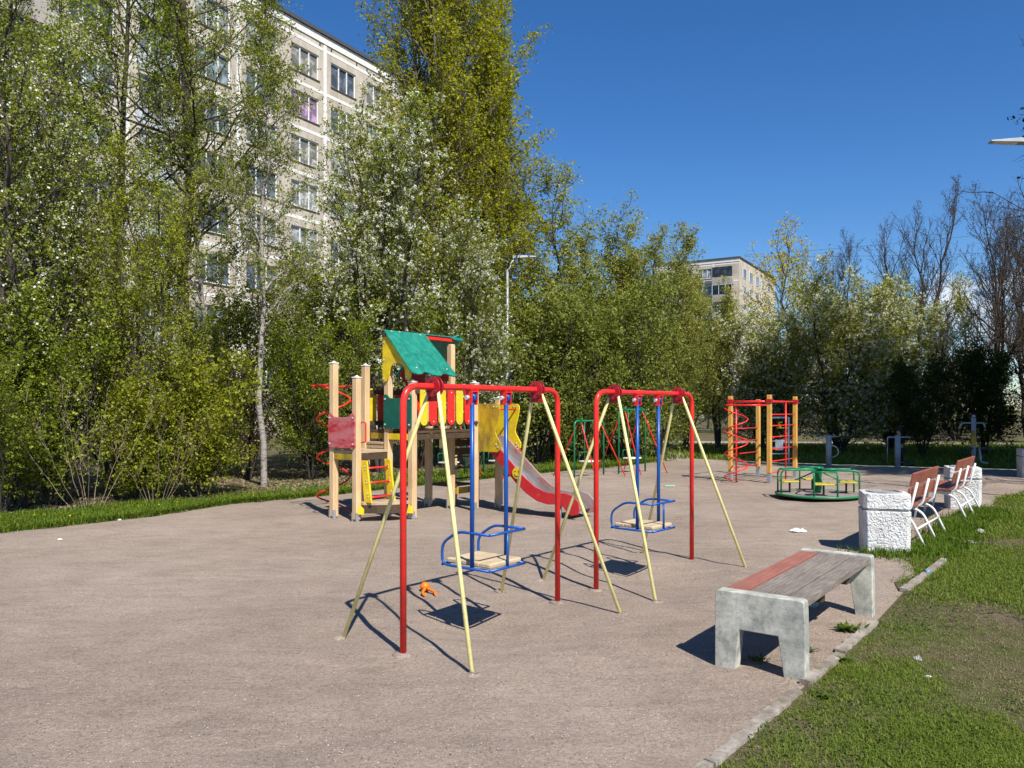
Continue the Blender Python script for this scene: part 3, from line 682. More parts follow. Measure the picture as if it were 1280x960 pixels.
def children(rng, P, L, nc, s0, s1, ang, angj, ratio, up, taper=.5):
    n, K, _ = P.shape; N_ = n * nc; idx = np.repeat(np.arange(n), nc)
    s = (np.tile(np.arange(nc), n) + rng.random(N_)) / nc * (s1 - s0) + s0
    f = s * (K - 1); i = np.minimum(f.astype(int), K - 2); fr = (f - i)[:, None]
    p = P[idx, i] * (1 - fr) + P[idx, i + 1] * fr
    T = unit(P[idx, i + 1] - P[idx, i]); a, b = frames(T)
    phi = (np.tile(np.arange(nc), n) * 2.4 + np.repeat(rng.random(n) * 6.28, nc) + rng.normal(0, .5, N_))[:, None]
    al = np.radians(ang + rng.normal(0, angj, N_))[:, None]
    d = np.cos(al) * T + np.sin(al) * (np.cos(phi) * a + np.sin(phi) * b); d[:, 2] += up; d = unit(d)
    l = L[idx] * ratio * (1 - taper * (s - s0) / max(1e-6, s1 - s0)) * rng.uniform(.6, 1.25, N_)
    return p, d, l, s
def leaves(rng, P, per, spread, size, aspect, s0=.15, droop=0.0):
    n, K, _ = P.shape; N_ = n * per; idx = np.repeat(np.arange(n), per)
    s = np.repeat(rng.uniform(s0, 1.03, -(-N_ // 3)), 3)[:N_]; f = np.minimum(s, .999) * (K - 1); i = np.minimum(f.astype(int), K - 2); fr = (f - i)[:, None]
    c = P[idx, i] * (1 - fr) + P[idx, i + 1] * fr + np.repeat(rng.normal(0, spread, (-(-N_ // 3), 3)), 3, 0)[:N_] + rng.normal(0, size * .38, (N_, 3))
    nn = unit(rng.normal(0, 1, (N_, 3))) + np.array([.28, -.55, .55])      # blades turn towards the light
    a = unit(np.cross(unit(nn), rng.normal(0, 1, (N_, 3)))); b = np.cross(unit(nn), a)
    sz = size * rng.uniform(.45, 1.35, N_)[:, None]; a = a * sz * .5; b = b * sz * .5 * aspect
    V = np.stack([c - a, c - a * .1 + b, c + a, c - a * .1 - b], 1).reshape(-1, 3)
    return V
def quads(V): return np.arange(len(V)).reshape(-1, 4)

PROTO = {}
def proto(kind, seed, H, r0, stems=1, lean=.03, nb=26, t0=.25, ang=(70, 30), blen=(.32, .12), curve=.25, n2=5, n3=4, r2=.45, r3=.5,
          per=10, size=.06, asp=.6, spread=.07, leaf='leaf_mid', bark_='bark_dark', bloss=0, bsize=.03, bspread=.05, swob=0, stem_spread=.25, up=.15, wob=.25, twig=.0035, a2=45, s0leaf=.15, hvar=.15):
    rng = np.random.default_rng(seed)
    sd = rng.normal(0, lean, (stems, 3)); sd[:, 2] = 1
    if stems > 1:
        az = np.arange(stems) * 2.4 + rng.random() * 6; sd[:, 0] += np.cos(az) * stem_spread * rng.uniform(.3, 1.1, stems); sd[:, 1] += np.sin(az) * stem_spread * rng.uniform(.3, 1.1, stems)
    sd = unit(sd); sL = H * rng.uniform(1 - hvar, 1.0, stems) / sd[:, 2]; sL[0] = H / sd[0, 2]
    p0 = np.zeros((stems, 3)); p0[:, :2] = sd[:, :2] * .3 * (stems > 1); p0[:, 2] = -.08
    T = shoots(rng, p0, sd, sL, 12, np.zeros(stems), np.full(stems, swob or (.10 if stems == 1 else .16)))
    rs = r0 * sL / H * (1 if stems == 1 else .62)
    tv = [tubes(T, rs, rs * .12, 9)]
    # first-order limbs: length and angle change with height
    p, d, l, s = children(rng, T, sL, nb, t0, .985, 50, 0, .3, 0, 0)
    tt = (s - t0) / (1 - t0)
    al = np.radians(ang[0] + (ang[1] - ang[0]) * tt + rng.normal(0, 8, len(s)))
    az = np.arctan2(d[:, 1], d[:, 0]); d = np.stack([np.cos(az) * np.sin(al), np.sin(az) * np.sin(al), np.cos(al)], 1)
    shape = blen[0] + (blen[1] - blen[0]) * tt
    if len(blen) > 2: shape = np.where(tt < .35, blen[2] + (blen[0] - blen[2]) * tt / .35, shape)
    l = H * shape * rng.uniform(.6, 1.2, len(s))
    B = shoots(rng, p, d, l, 7, np.full(len(l), curve), np.full(len(l), wob))
    rb = np.clip(.0105 * l + .003, .005, r0 * .5); tv.append(tubes(B, rb, rb * .25, 5))
    p, d, l2, s = children(rng, B, l, n2, .2, 1.0, a2, 10, r2, up, .45); S2 = shoots(rng, p, d, l2, 5, np.full(len(l2), .1), np.full(len(l2), wob))
    r_2 = np.clip(.008 * l2 + twig, .003, .02); tv.append(tubes(S2, r_2, r_2 * .4, 4))
    p, d, l3, s = children(rng, S2, l2, n3, .15, 1.0, 42, 12, r3, up, .4); S3 = shoots(rng, p, d, l3, 4, np.full(len(l3), .05), np.full(len(l3), wob))
    tv.append(tubes(S3, np.full(len(l3), twig), np.full(len(l3), twig * .5), 3))
    V = []; Q = []; o = 0
    for v, q in tv: V.append(v); Q.append(q + o); o += len(v)
    out = {'trunk': np_mesh(kind + '_trunk', np.concatenate(V), np.concatenate(Q), bark_, True)}
    if per:
        lv = np.concatenate([leaves(rng, S3, per, spread, size, asp, s0leaf), leaves(rng, S2, max(1, per // 2), spread, size, asp, .4)])
        out['crown'] = np_mesh(kind + '_crown', lv, quads(lv), leaf)
    if bloss:
        e = S3[:, -1]; fl = np.sin(e[:, 0] * 3.1 + 1.3 * np.sin(e[:, 2] * 2.3)) + np.sin(e[:, 1] * 2.7 + e[:, 2] * 1.9) + .8 * np.sin(e[:, 2] * 4.1 + e[:, 0] * 2.2); pick = fl + rng.normal(0, .5, len(e)) > -.35; Sb = S3[pick]
        # blossoms sit in little hanging spikes
        n, K, _ = Sb.shape; c = Sb[:, -1] + rng.normal(0, bspread, (n, 3)); 
        Sp = np.stack([c, c + rng.normal(0, .045, (n, 3)) + np.array([0, 0, -.02])], 1)
        bv = leaves(rng, Sp, bloss, .012, bsize, .9, 0)
        out['blossom'] = np_mesh(kind + '_blossom', bv, quads(bv), 'blossom')
    PROTO[kind] = out; return out
def plant(kind, name, x, y, label, cat='tree', group=None, sc=1.0, rz=0.0, lean=(0, 0), sz=None):
    t = thing(name, label, cat, (x, y, 0), 0, group); t.rotation_euler = (lean[0], lean[1], rz); t.scale = (sc, sc, sz or sc)
    for part, me in PROTO[kind].items():
        nm = {'trunk': 'stem' if cat == 'shrub' else 'trunk', 'crown': 'foliage' if cat == 'shrub' else 'crown'}.get(part, part)
        link(me, nm, t)
    return t

M['leaf_cherry'] = leafmat('bird_cherry_leaves', [(0.099, 0.132, 0.018), (0.186, 0.228, 0.025), (0.285, 0.324, 0.040), (0.434, 0.456, 0.127)])
M['leaf_lime'] = leafmat('lime_green_leaves', [(0.120, 0.151, 0.014), (0.218, 0.254, 0.018), (0.317, 0.346, 0.025), (0.436, 0.454, 0.081)])
M['leaf_green'] = leafmat('fresh_green_leaves', [(0.099, 0.138, 0.011), (0.167, 0.222, 0.017), (0.236, 0.288, 0.025), (0.322, 0.360, 0.052)])
M['leaf_birch'] = leafmat('young_birch_leaves', [(0.136, 0.174, 0.016), (0.211, 0.252, 0.023), (0.298, 0.324, 0.046)])
M['leaf_poplar'] = leafmat('golden_olive_catkins', [(0.177, 0.196, 0.011), (0.260, 0.273, 0.016), (0.333, 0.341, 0.025), (0.438, 0.423, 0.069)])
M['leaf_willow'] = leafmat('grey_green_leaves', [(0.174, 0.198, 0.034), (0.248, 0.276, 0.052), (0.335, 0.348, 0.081), (0.446, 0.444, 0.138)])
M['leaf_dark'] = leafmat('dark_shade_leaves', [(.025, .042, .008), (.045, .072, .012), (.07, .10, .02)], .25)  # dark tone: the shade on these bushes is put into the leaf colour
M['leaf_yellow'] = leafmat('yellow_maple_bloom', [(.36, .31, .012), (.46, .39, .015), (.55, .46, .04)])
M['leaf_bud'] = leafmat('brown_buds', [(.06, .045, .03), (.10, .085, .04), (.13, .12, .05)])
M['leaf_olive'] = leafmat('olive_hedge_leaves', [(0.109, 0.140, 0.023), (0.169, 0.205, 0.033), (0.235, 0.270, 0.051), (0.327, 0.346, 0.101)])
M['blossom'] = leafmat('white_blossom', [(.62, .64, .50), (.74, .75, .63), (.82, .82, .74)], .3)
M['bark_dark'] = bark('dark_bark', (.03, .025, .02), (.10, .085, .07))
M['bark_grey'] = bark('grey_bark', (.09, .08, .07), (.24, .22, .19))
M['bark_birch'] = bark('birch_bark', (.05, .042, .036), (.33, .30, .265), 20, True)
M['bark_bare'] = bark('bare_twigs', (.035, .026, .022), (.10, .075, .06))
M['bark_stem'] = bark('pale_shoots', (.16, .12, .08), (.34, .27, .19))

proto('cherry_a', 11, 8.6, .12, stems=5, nb=25, t0=.14, ang=(62, 25), blen=(.24, .10, .16), per=10, size=.05, n2=6, n3=5, leaf='leaf_cherry', bloss=3, bsize=.034, stem_spread=.22)
proto('cherry_white', 12, 8.2, .15, stems=5, nb=26, t0=.22, ang=(66, 30), blen=(.27, .12, .2), per=9, size=.062, n2=6, n3=5, leaf='leaf_cherry', bloss=19, bsize=.034, stem_spread=.2, bark_='bark_dark')
proto('lime_shrub', 13, 6.6, .07, stems=7, nb=20, t0=.10, ang=(56, 22), blen=(.20, .10, .17), per=10, size=.05, n2=6, n3=4, leaf='leaf_lime', stem_spread=.2)
proto('green_shrub', 14, 3.4, .04, stems=8, nb=14, t0=.12, ang=(65, 30), blen=(.30, .14, .26), per=10, size=.052, n2=5, n3=4, leaf='leaf_green', stem_spread=.42)
proto('lime_low', 15, 2.3, .03, stems=8, nb=12, t0=.08, ang=(60, 30), blen=(.32, .16, .28), per=9, size=.055, n2=5, n3=4, leaf='leaf_lime', stem_spread=.45)
proto('bare_stems', 16, 2.1, .009, stems=9, swob=.06, wob=.1, nb=4, t0=.3, ang=(40, 25), blen=(.22, .12), per=2, size=.05, n2=3, n3=2, leaf='leaf_lime', bark_='bark_stem', stem_spread=.6, twig=.003)
proto('birch_slim', 17, 10.6, .07, nb=50, t0=.30, lean=.02, swob=.055, ang=(52, 22), blen=(.16, .07), per=15, size=.048, n2=7, n3=5, leaf='leaf_birch', bark_='bark_birch', curve=.1, twig=.004, wob=.35)
proto('tall_green', 18, 15.5, .16, nb=66, t0=.26, lean=.03, ang=(60, 28), blen=(.22, .10, .17), per=8, size=.068, n2=8, n3=6, leaf='leaf_green', bark_='bark_dark', curve=.15, spread=.10)
proto('poplar', 19, 17.5, .20, stems=6, nb=44, t0=.14, ang=(58, 30), blen=(.165, .09, .14), per=13, size=.085, n2=7, n3=5, leaf='leaf_poplar', bark_='bark_grey', curve=.2, stem_spread=.075, swob=.05, wob=.15, hvar=.12, spread=.11, up=.25)
proto('poplar_slim', 20, 13.4, .15, stems=3, nb=42, t0=.22, ang=(54, 25), blen=(.155, .085, .13), per=11, size=.08, n2=7, n3=5, leaf='leaf_poplar', bark_='bark_grey', curve=.2, stem_spread=.07, swob=.05, wob=.15, spread=.11, up=.25)
proto('willow_a', 21, 9.2, .16, stems=3, nb=32, t0=.14, ang=(58, 22), blen=(.22, .12, .2), per=11, size=.082, n2=7, n3=5, leaf='leaf_willow', curve=.2, stem_spread=.17, spread=.10)
proto('willow_b', 22, 8.6, .14, stems=4, nb=24, t0=.14, ang=(52, 20), blen=(.22, .11, .2), per=10, size=.08, n2=7, n3=5, leaf='leaf_willow', curve=.25, stem_spread=.2, spread=.10)
proto('hedge_green', 23, 4.4, .06, stems=7, nb=15, t0=.08, ang=(65, 28), blen=(.30, .15, .27), per=10, size=.08, n2=5, n3=4, leaf='leaf_olive', stem_spread=.34, spread=.09)
proto('blossom_bush', 24, 6.7, .10, stems=9, nb=22, t0=.06, ang=(68, 30), blen=(.30, .15, .30), per=9, size=.085, n2=6, n3=4, leaf='leaf_willow', bloss=16, bsize=.045, stem_spread=.36, spread=.10)
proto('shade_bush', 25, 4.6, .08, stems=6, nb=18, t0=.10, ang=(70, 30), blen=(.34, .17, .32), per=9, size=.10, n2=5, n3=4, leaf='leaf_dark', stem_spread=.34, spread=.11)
proto('yellow_maple', 26, 12.5, .2, stems=2, nb=22, t0=.30, ang=(55, 25), blen=(.32, .17, .28), per=7, size=.15, n2=5, n3=4, leaf='leaf_yellow', curve=.2, stem_spread=.12, spread=.18)
proto('bare_tree', 27, 13.5, .24, stems=3, nb=20, t0=.22, ang=(36, 20), blen=(.32, .14, .34), per=2, size=.07, n2=8, n3=7, wob=.11, a2=34, leaf='leaf_bud', bark_='bark_bare', curve=.10, stem_spread=.16, twig=.0065, spread=.05, up=.2)
proto('bare_bush', 28, 7.0, .1, stems=7, nb=18, t0=.15, ang=(42, 22), blen=(.28, .13), per=1, size=.07, n2=7, n3=5, leaf='leaf_bud', bark_='bark_bare', curve=.15, stem_spread=.3, twig=.010, spread=.05)
proto('overhang', 29, 9.0, .05, nb=32, t0=.3, ang=(68, 40), blen=(.42, .26), per=1, size=.03, n2=8, n3=7, wob=.12, leaf='leaf_bud', bark_='bark_bare', curve=.12, twig=.004, spread=.03, up=.1)
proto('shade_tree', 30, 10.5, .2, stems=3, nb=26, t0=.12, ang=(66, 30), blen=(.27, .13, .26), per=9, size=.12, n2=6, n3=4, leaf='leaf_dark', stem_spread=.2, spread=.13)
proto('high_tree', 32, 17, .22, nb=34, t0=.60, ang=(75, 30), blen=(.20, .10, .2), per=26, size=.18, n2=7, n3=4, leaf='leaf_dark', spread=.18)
proto('far_tree', 31, 11, .2, stems=3, nb=22, t0=.12, ang=(62, 28), blen=(.27, .12, .25), per=8, size=.19, n2=5, n3=4, leaf='leaf_green', stem_spread=.2, spread=.2)

GL = 'trees and bushes along the left edge'
plant('cherry_a', 'bird_cherry', -7.9, 12.6, 'bird cherry at the far left edge, leafy to the ground with scattered white blossom', group=GL, rz=.4)
plant('cherry_a', 'bird_cherry', -10.2, 14.5, 'bird cherry half cut by the left edge, behind the front one', group=GL, rz=2.6, sc=1.12)
plant('lime_shrub', 'tall_shrub', -6.55, 13.6, 'tall yellow-green shrub between the left bird cherry and the slim birch', 'shrub', GL, .84, 1.1)
plant('lime_shrub', 'tall_shrub', -8.3, 16.2, 'tall yellow-green shrub deeper in the left thicket, below the glazed balconies', 'shrub', GL, .74, 3.1)
plant('green_shrub', 'leafy_shrub', -7.5, 13.0, 'round green shrub at the foot of the left bird cherry', 'shrub', GL, .95, .3)
plant('lime_low', 'leafy_shrub', -5.55, 14.0, 'low lime-green shrub growing at the grass edge left of the slim birch', 'shrub', GL, 1.05, 2.2)
plant('lime_low', 'leafy_shrub', -6.2, 13.3, 'low lime-green shrub behind the dandelions, second from the slim birch', 'shrub', GL, .85, 4.2)
plant('green_shrub', 'leafy_shrub', -4.5, 17.6, 'green shrub right of the slim birch trunk, in front of the building', 'shrub', GL, 1.0, 1.9)
plant('green_shrub', 'leafy_shrub', -9.0, 14.2, 'dark green shrub deep under the left bird cherries', 'shrub', GL, 1.25, 5.0)
plant('hedge_green', 'leafy_shrub', -6.9, 18.4, 'green shrub behind the white-barked leaning birch', 'shrub', GL, .9, 2.9)
plant('bare_stems', 'bare_shrub', -6.55, 12.15, 'fan of nearly bare pale shoots rising from the grass strip', 'shrub', GL, 1.0, .8)
plant('bare_stems', 'bare_shrub', -5.85, 12.9, 'thin bare shoots in the grass right of the larger fan of shoots', 'shrub', GL, .75, 2.8)
plant('birch_slim', 'birch_tree', -5.06, 16.0, 'slim birch with pale crooked trunk standing at the edge of the sand', group=GL, rz=1.2)
plant('tall_green', 'tall_tree', -7.35, 18.0, 'tall dark-trunked tree with airy green crown in front of the apartment block', group=GL, rz=.6)
plant('tall_green', 'tall_tree', -10.0, 20.0, 'tall green tree hiding the left part of the apartment block', group=GL, rz=3.3, sc=.9)
plant('birch_slim', 'birch_tree', -7.0, 18.8, 'white-barked birch leaning left behind the tall dark trunk', group=GL, rz=4.0, lean=(0, .10), sc=1.1)
plant('cherry_a', 'bird_cherry', -12.2, 19.0, 'bird cherry farthest back in the left thicket', group=GL, rz=5.1, sc=1.2)
GM = 'trees behind the play tower'
plant('cherry_white', 'bird_cherry', -3.25, 19.4, 'bird cherry covered in white blossom behind the play tower', group=GM, rz=.2)
plant('cherry_white', 'bird_cherry', -1.15, 20.6, 'smaller white-blossomed bird cherry just left of the street lamp', group=GM, rz=2.4, sc=.72)
plant('green_shrub', 'leafy_shrub', -2.6, 21.0, 'green shrub under the large blossoming bird cherry', 'shrub', GM, 1.2, 2.5)
plant('hedge_green', 'leafy_shrub', -.9, 22.2, 'green shrub seen below the slide guards', 'shrub', GM, .8, .5)
plant('poplar', 'poplar_tree', -2.3, 23.2, 'very tall golden-olive poplar rising out of the top of the picture', group=GM, rz=.9)
plant('poplar_slim', 'poplar_tree', -.85, 24.0, 'narrower golden-olive poplar on the right flank of the tallest one', group=GM, rz=2.2, sc=1.12, sz=1.0)
plant('willow_a', 'leafy_tree', 1.75, 24.6, 'grey-green tree standing right of the street lamp', group=GM, rz=.3, sc=1.05, sz=.88)
plant('willow_b', 'leafy_tree', 3.2, 26.2, 'grey-green tree in the middle of the row behind the far swings', group=GM, rz=1.4, sc=.95, sz=.76)
plant('willow_b', 'leafy_tree', 4.35, 26.4, 'airy grey-green tree with loose upright tips, right end of the row', group=GM, rz=3.6, sc=.9, sz=.80)
plant('willow_a', 'leafy_tree', 6.3, 28.5, 'lower yellowish-green tree in front of the distant apartment block', group=GM, rz=4.4, sc=.70)
for i, (x, y, s, rz, lb) in enumerate(((.7, 22.6, 1.1, .2, 'dense green bush directly right of the lamp post'), (2.0, 22.4, .9, 1.7, 'dense green bush behind the lower far swing'),
                                       (3.4, 23.2, 1.15, 3.0, 'dense green bush behind the taller far swing'), (4.7, 24.8, .85, 4.4, 'dense green bush at the right end of the hedge, by the path'),
                                       (1.4, 25.2, 1.1, 5.2, 'tall bush in the second row behind the hedge'))):
    plant('hedge_green', 'hedge_bush', x, y, lb, 'shrub', 'bushes of the far hedge', s, rz)
plant('willow_b', 'leafy_tree', 7.9, 30.0, 'small yellowish-green tree covering the lower floors of the distant block', group=GM, rz=.9, sc=.68)
plant('green_shrub', 'leafy_shrub', -7.75, 11.85, 'dark green shrub low at the left edge, beside the grass strip', 'shrub', GL, .72, 2.2)
plant('hedge_green', 'leafy_shrub', -5.0, 20.2, 'green shrub in front of the lower windows, between slim birch and blossoming cherry', 'shrub', GL, 1.15, 1.2)
plant('cherry_a', 'bird_cherry', -5.9, 22.6, 'bird cherry close to the facade behind the slim birch', group=GL, rz=1.6, sc=.58)
plant('bare_bush', 'bare_bush', -5.9, 17.6, 'brown leafless thicket left of the slim birch trunk', 'shrub', GL, .36, 1.0)
plant('bare_bush', 'bare_bush', -3.6, 18.2, 'brown leafless thicket behind the red spiral climber', 'shrub', GL, .30, 3.0)
GR = 'bushes and trees at the far right'
plant('blossom_bush', 'blossom_bush', 9.4, 29.2, 'left one of the big pale-blossomed bushes, behind the climbing frame', 'shrub', GR, .86, .4, sz=.75)
plant('blossom_bush', 'blossom_bush', 11.9, 28.4, 'tallest pale-blossomed bush, right of the climbing frame', 'shrub', GR, 1.0, 1.9, sz=.90)
plant('blossom_bush', 'blossom_bush', 14.4, 29.6, 'pale-blossomed bush above the dark shaded bushes', 'shrub', GR, .95, 3.7, sz=.84)
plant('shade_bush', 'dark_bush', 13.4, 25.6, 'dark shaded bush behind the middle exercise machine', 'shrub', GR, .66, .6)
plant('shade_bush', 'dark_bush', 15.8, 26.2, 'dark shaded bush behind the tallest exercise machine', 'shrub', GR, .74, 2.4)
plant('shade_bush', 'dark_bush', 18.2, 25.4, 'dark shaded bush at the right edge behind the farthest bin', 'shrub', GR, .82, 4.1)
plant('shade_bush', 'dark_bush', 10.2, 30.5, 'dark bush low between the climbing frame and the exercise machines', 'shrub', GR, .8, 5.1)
plant('yellow_maple', 'maple_tree', 15.5, 46.5, 'yellow flowering maple rising over the pale bushes beside the distant block', group=GR, rz=.5, sc=.95, sz=.84)
plant('bare_tree', 'bare_tree', 22.6, 44.5, 'bare tree with many fine upright branches, over the right end of the pale bushes', group=GR, rz=.3, sc=.93)
plant('bare_tree', 'bare_tree', 24.6, 39.5, 'bare tree with forked dark trunk at the right edge', group=GR, rz=2.1, sc=.86)
plant('bare_tree', 'bare_tree', 31.0, 46.0, 'bare tree half cut by the right edge', group=GR, rz=4.0, sc=.9)
plant('bare_tree', 'bare_tree', 28.2, 43.0, 'bare tree between the forked one and the one cut by the right edge', group=GR, rz=5.3, sc=.88)
plant('bare_tree', 'bare_tree', 19.6, 48.0, 'low bare tree just left of the other leafless trees, partly behind the pale bush', group=GR, rz=1.4, sc=.82)
plant('bare_bush', 'bare_bush', 21.6, 38.0, 'purplish bare thicket above the pale-blossomed bush', 'shrub', GR, 1.0, .2)
plant('bare_bush', 'bare_bush', 24.4, 36.0, 'bare brown thicket under the forked leafless tree', 'shrub', GR, .85, 2.2)
plant('bare_bush', 'bare_bush', 20.2, 41.0, 'bare brown thicket farthest back, left of the leafless trees', 'shrub', GR, .95, 4.2)
plant('overhang', 'bare_tree', 12.3, 14.6, 'bare tree outside the right edge, its twigs reaching in below the lamp head', group=GR, rz=1.0)
GS = 'tall trees shading the far end from outside the right edge'
for x, y, s, rz, lb in ((14.6, 17.4, .8, .2, 'dense tree just outside the right edge, nearest the yard'), (17.6, 18.6, .95, 1.5, 'dense tree outside the right edge, second from the yard'),
                        (19.4, 20.9, .95, 2.6, 'dense tree outside the right edge by the dark bushes'), (22.6, 21.5, 1.0, 5.0, 'dense tree outside the right edge, farthest back')):
    plant('shade_tree', 'dense_tree', x, y, lb, group=GS, sc=s, rz=rz)
for i, (x, y, s, rz, wh) in enumerate(((14.0, 14.2, 1.0, .2, 'nearest the lawn'), (17.4, 11.6, 1.05, 1.2, 'right of the lawn'), (16.6, 15.0, 1.0, 2.4, 'beside the low dense tree'), (19.0, 12.0, 1.05, 3.3, 'in the second row'),
                                   (19.6, 16.0, 1.0, 4.1, 'behind the second row'), (22.0, 13.4, 1.1, 5.0, 'in the third row'), (22.6, 17.2, 1.0, .9, 'in the third row, farther back'), (19.6, 8.6, 1.1, 1.8, 'nearest the camera'), (25.2, 15.4, 1.1, 2.9, 'farthest from the yard'), (15.2, 12.6, .98, 5.4, 'between the lawn and the low dense trees'), (18.0, 13.6, 1.0, .6, 'between the first and second rows'), (20.6, 14.2, 1.0, 3.8, 'between the second and third rows'))):
    plant('high_tree', 'tall_tree', x, y, 'tall high-crowned tree outside the right edge, ' + wh, group=GS, sc=s, rz=rz)
# far trees beyond the yard
for i, (x, y, s, rz, lb) in enumerate(((12, 52, .62, .3, 'green tree far beyond the climbing frame'), (7.5, 44, .6, 1.4, 'green tree beyond the path at the end of the hedge'), (10.4, 47, .55, 2.5, 'green tree beyond the path, right of the taller far swing'),
                                       (19, 54, .6, 3.1, 'green tree far behind the dark bushes'), (25, 52, .55, 4.0, 'green tree far behind the forked bare tree'), (31, 56, .6, 5.0, 'green tree far away at the right edge'), (15, 60, .66, .9, 'green tree farthest away behind the pale bushes'), (27.3, 44.5, .42, 1.9, 'small green tree closing the gap under the bare trees at the right edge'), (4.5, 40, .62, 2.2, 'green tree hidden mostly behind the row of grey-green trees'))):
    plant('far_tree', 'far_tree', x, y, lb, group='far trees beyond the path', sc=s, rz=rz)
# ================================================================== BUILDINGS
def wallmat(name, col, joint, pw, ph):
    m, nt, N, L = newmat(name)
    out = N('ShaderNodeOutputMaterial'); b = N('ShaderNodeBsdfPrincipled'); L(b.outputs[0], out.inputs[0])
    tc = N('ShaderNodeTexCoord'); co = tc.outputs['Object']
    n1 = noise(nt, co, .9, 8, .65); n2 = noise(nt, co, 9, 5); n3 = noise(nt, mapping(nt, co, (1, 1, .12)), 2.2, 6)
    r1 = ramp(nt, [(.3, [c * .72 for c in col]), (.65, col)]); L(n1.outputs['Fac'], r1.inputs[0])
    r3 = ramp(nt, [(.35, .6), (.55, 1.0)]); L(n3.outputs['Fac'], r3.inputs[0])
    c = mixc(nt, .5, r1.outputs[0], r3.outputs[0], 'MULTIPLY')
    c = mixc(nt, .12, c, n2.outputs['Color'], 'OVERLAY')
    L(c, b.inputs['Base Color']); b.inputs['Roughness'].default_value = .9; b.inputs['Specular IOR Level'].default_value = .1
    bp = N('ShaderNodeBump'); bp.inputs['Strength'].default_value = .4; bp.inputs['Distance'].default_value = .02; L(n2.outputs['Fac'], bp.inputs['Height']); L(bp.outputs[0], b.inputs['Normal'])
    return m
M['panel'] = wallmat('aggregate_wall_panels', (.57, .50, .40), None, 3, 3)
M['panel_grey'] = wallmat('grey_balcony_concrete', (.42, .38, .34), None, 3, 3)
M['joint'] = paint('whitewashed_panel_joints', (.74, .71, .65), .9, (.5, .45, .38), .35, 3)
M['sill'] = paint('brown_sill', (.16, .10, .07), .6, None)
M['roofing'] = paint('dark_roofing', (.07, .07, .075), .8, None)
def panemat(name, cols, gloss=.06):  # curtain folds and reflected sky are put into the pane colour
    m, nt, N, L = newmat(name)
    out = N('ShaderNodeOutputMaterial'); b = N('ShaderNodeBsdfPrincipled'); L(b.outputs[0], out.inputs[0])
    oi = N('ShaderNodeObjectInfo'); tc = N('ShaderNodeTexCoord')
    w = N('ShaderNodeTexWave'); w.bands_direction = 'X'; w.inputs['Scale'].default_value = 5; w.inputs['Distortion'].default_value = 1.5; L(tc.outputs['Object'], w.inputs['Vector'])
    r = ramp(nt, [(i / (len(cols)), c) for i, c in enumerate(cols)]); r.color_ramp.interpolation = 'CONSTANT'; L(oi.outputs['Random'], r.inputs[0])
    r2 = ramp(nt, [(0, .55), (1, 1.0)]); L(w.outputs['Fac'], r2.inputs[0])
    n1 = noise(nt, tc.outputs['Object'], 1.2, 2); r3 = ramp(nt, [(.44, .42), (.54, 1.0)]); L(n1.outputs['Fac'], r3.inputs[0])
    c = mixc(nt, 1.0, r.outputs[0], r2.outputs[0], 'MULTIPLY'); c = mixc(nt, 1.0, c, r3.outputs[0], 'MULTIPLY')
    L(c, b.inputs['Base Color']); b.inputs['Roughness'].default_value = gloss; b.inputs['Specular IOR Level'].default_value = .4
    return m
M['pane'] = panemat('window_glass', [(.16, .20, .24), (.50, .55, .58), (.26, .33, .38), (.62, .63, .60), (.18, .21, .24), (.36, .44, .48), (.50, .47, .41)])
M['pane_dark'] = panemat('dark_window_glass', [(.025, .035, .045), (.05, .07, .09), (.03, .04, .05)])
M['lilac'] = panemat('lilac_curtain_glass', [(.62, .40, .60), (.62, .40, .60)])
M['balcony_clad'] = paint('pale_balcony_cladding', (.50, .53, .54), .6, (.36, .38, .38), .4, 3)
M['win_white'] = paint('white_window_frame', (.78, .78, .76), .4, None)

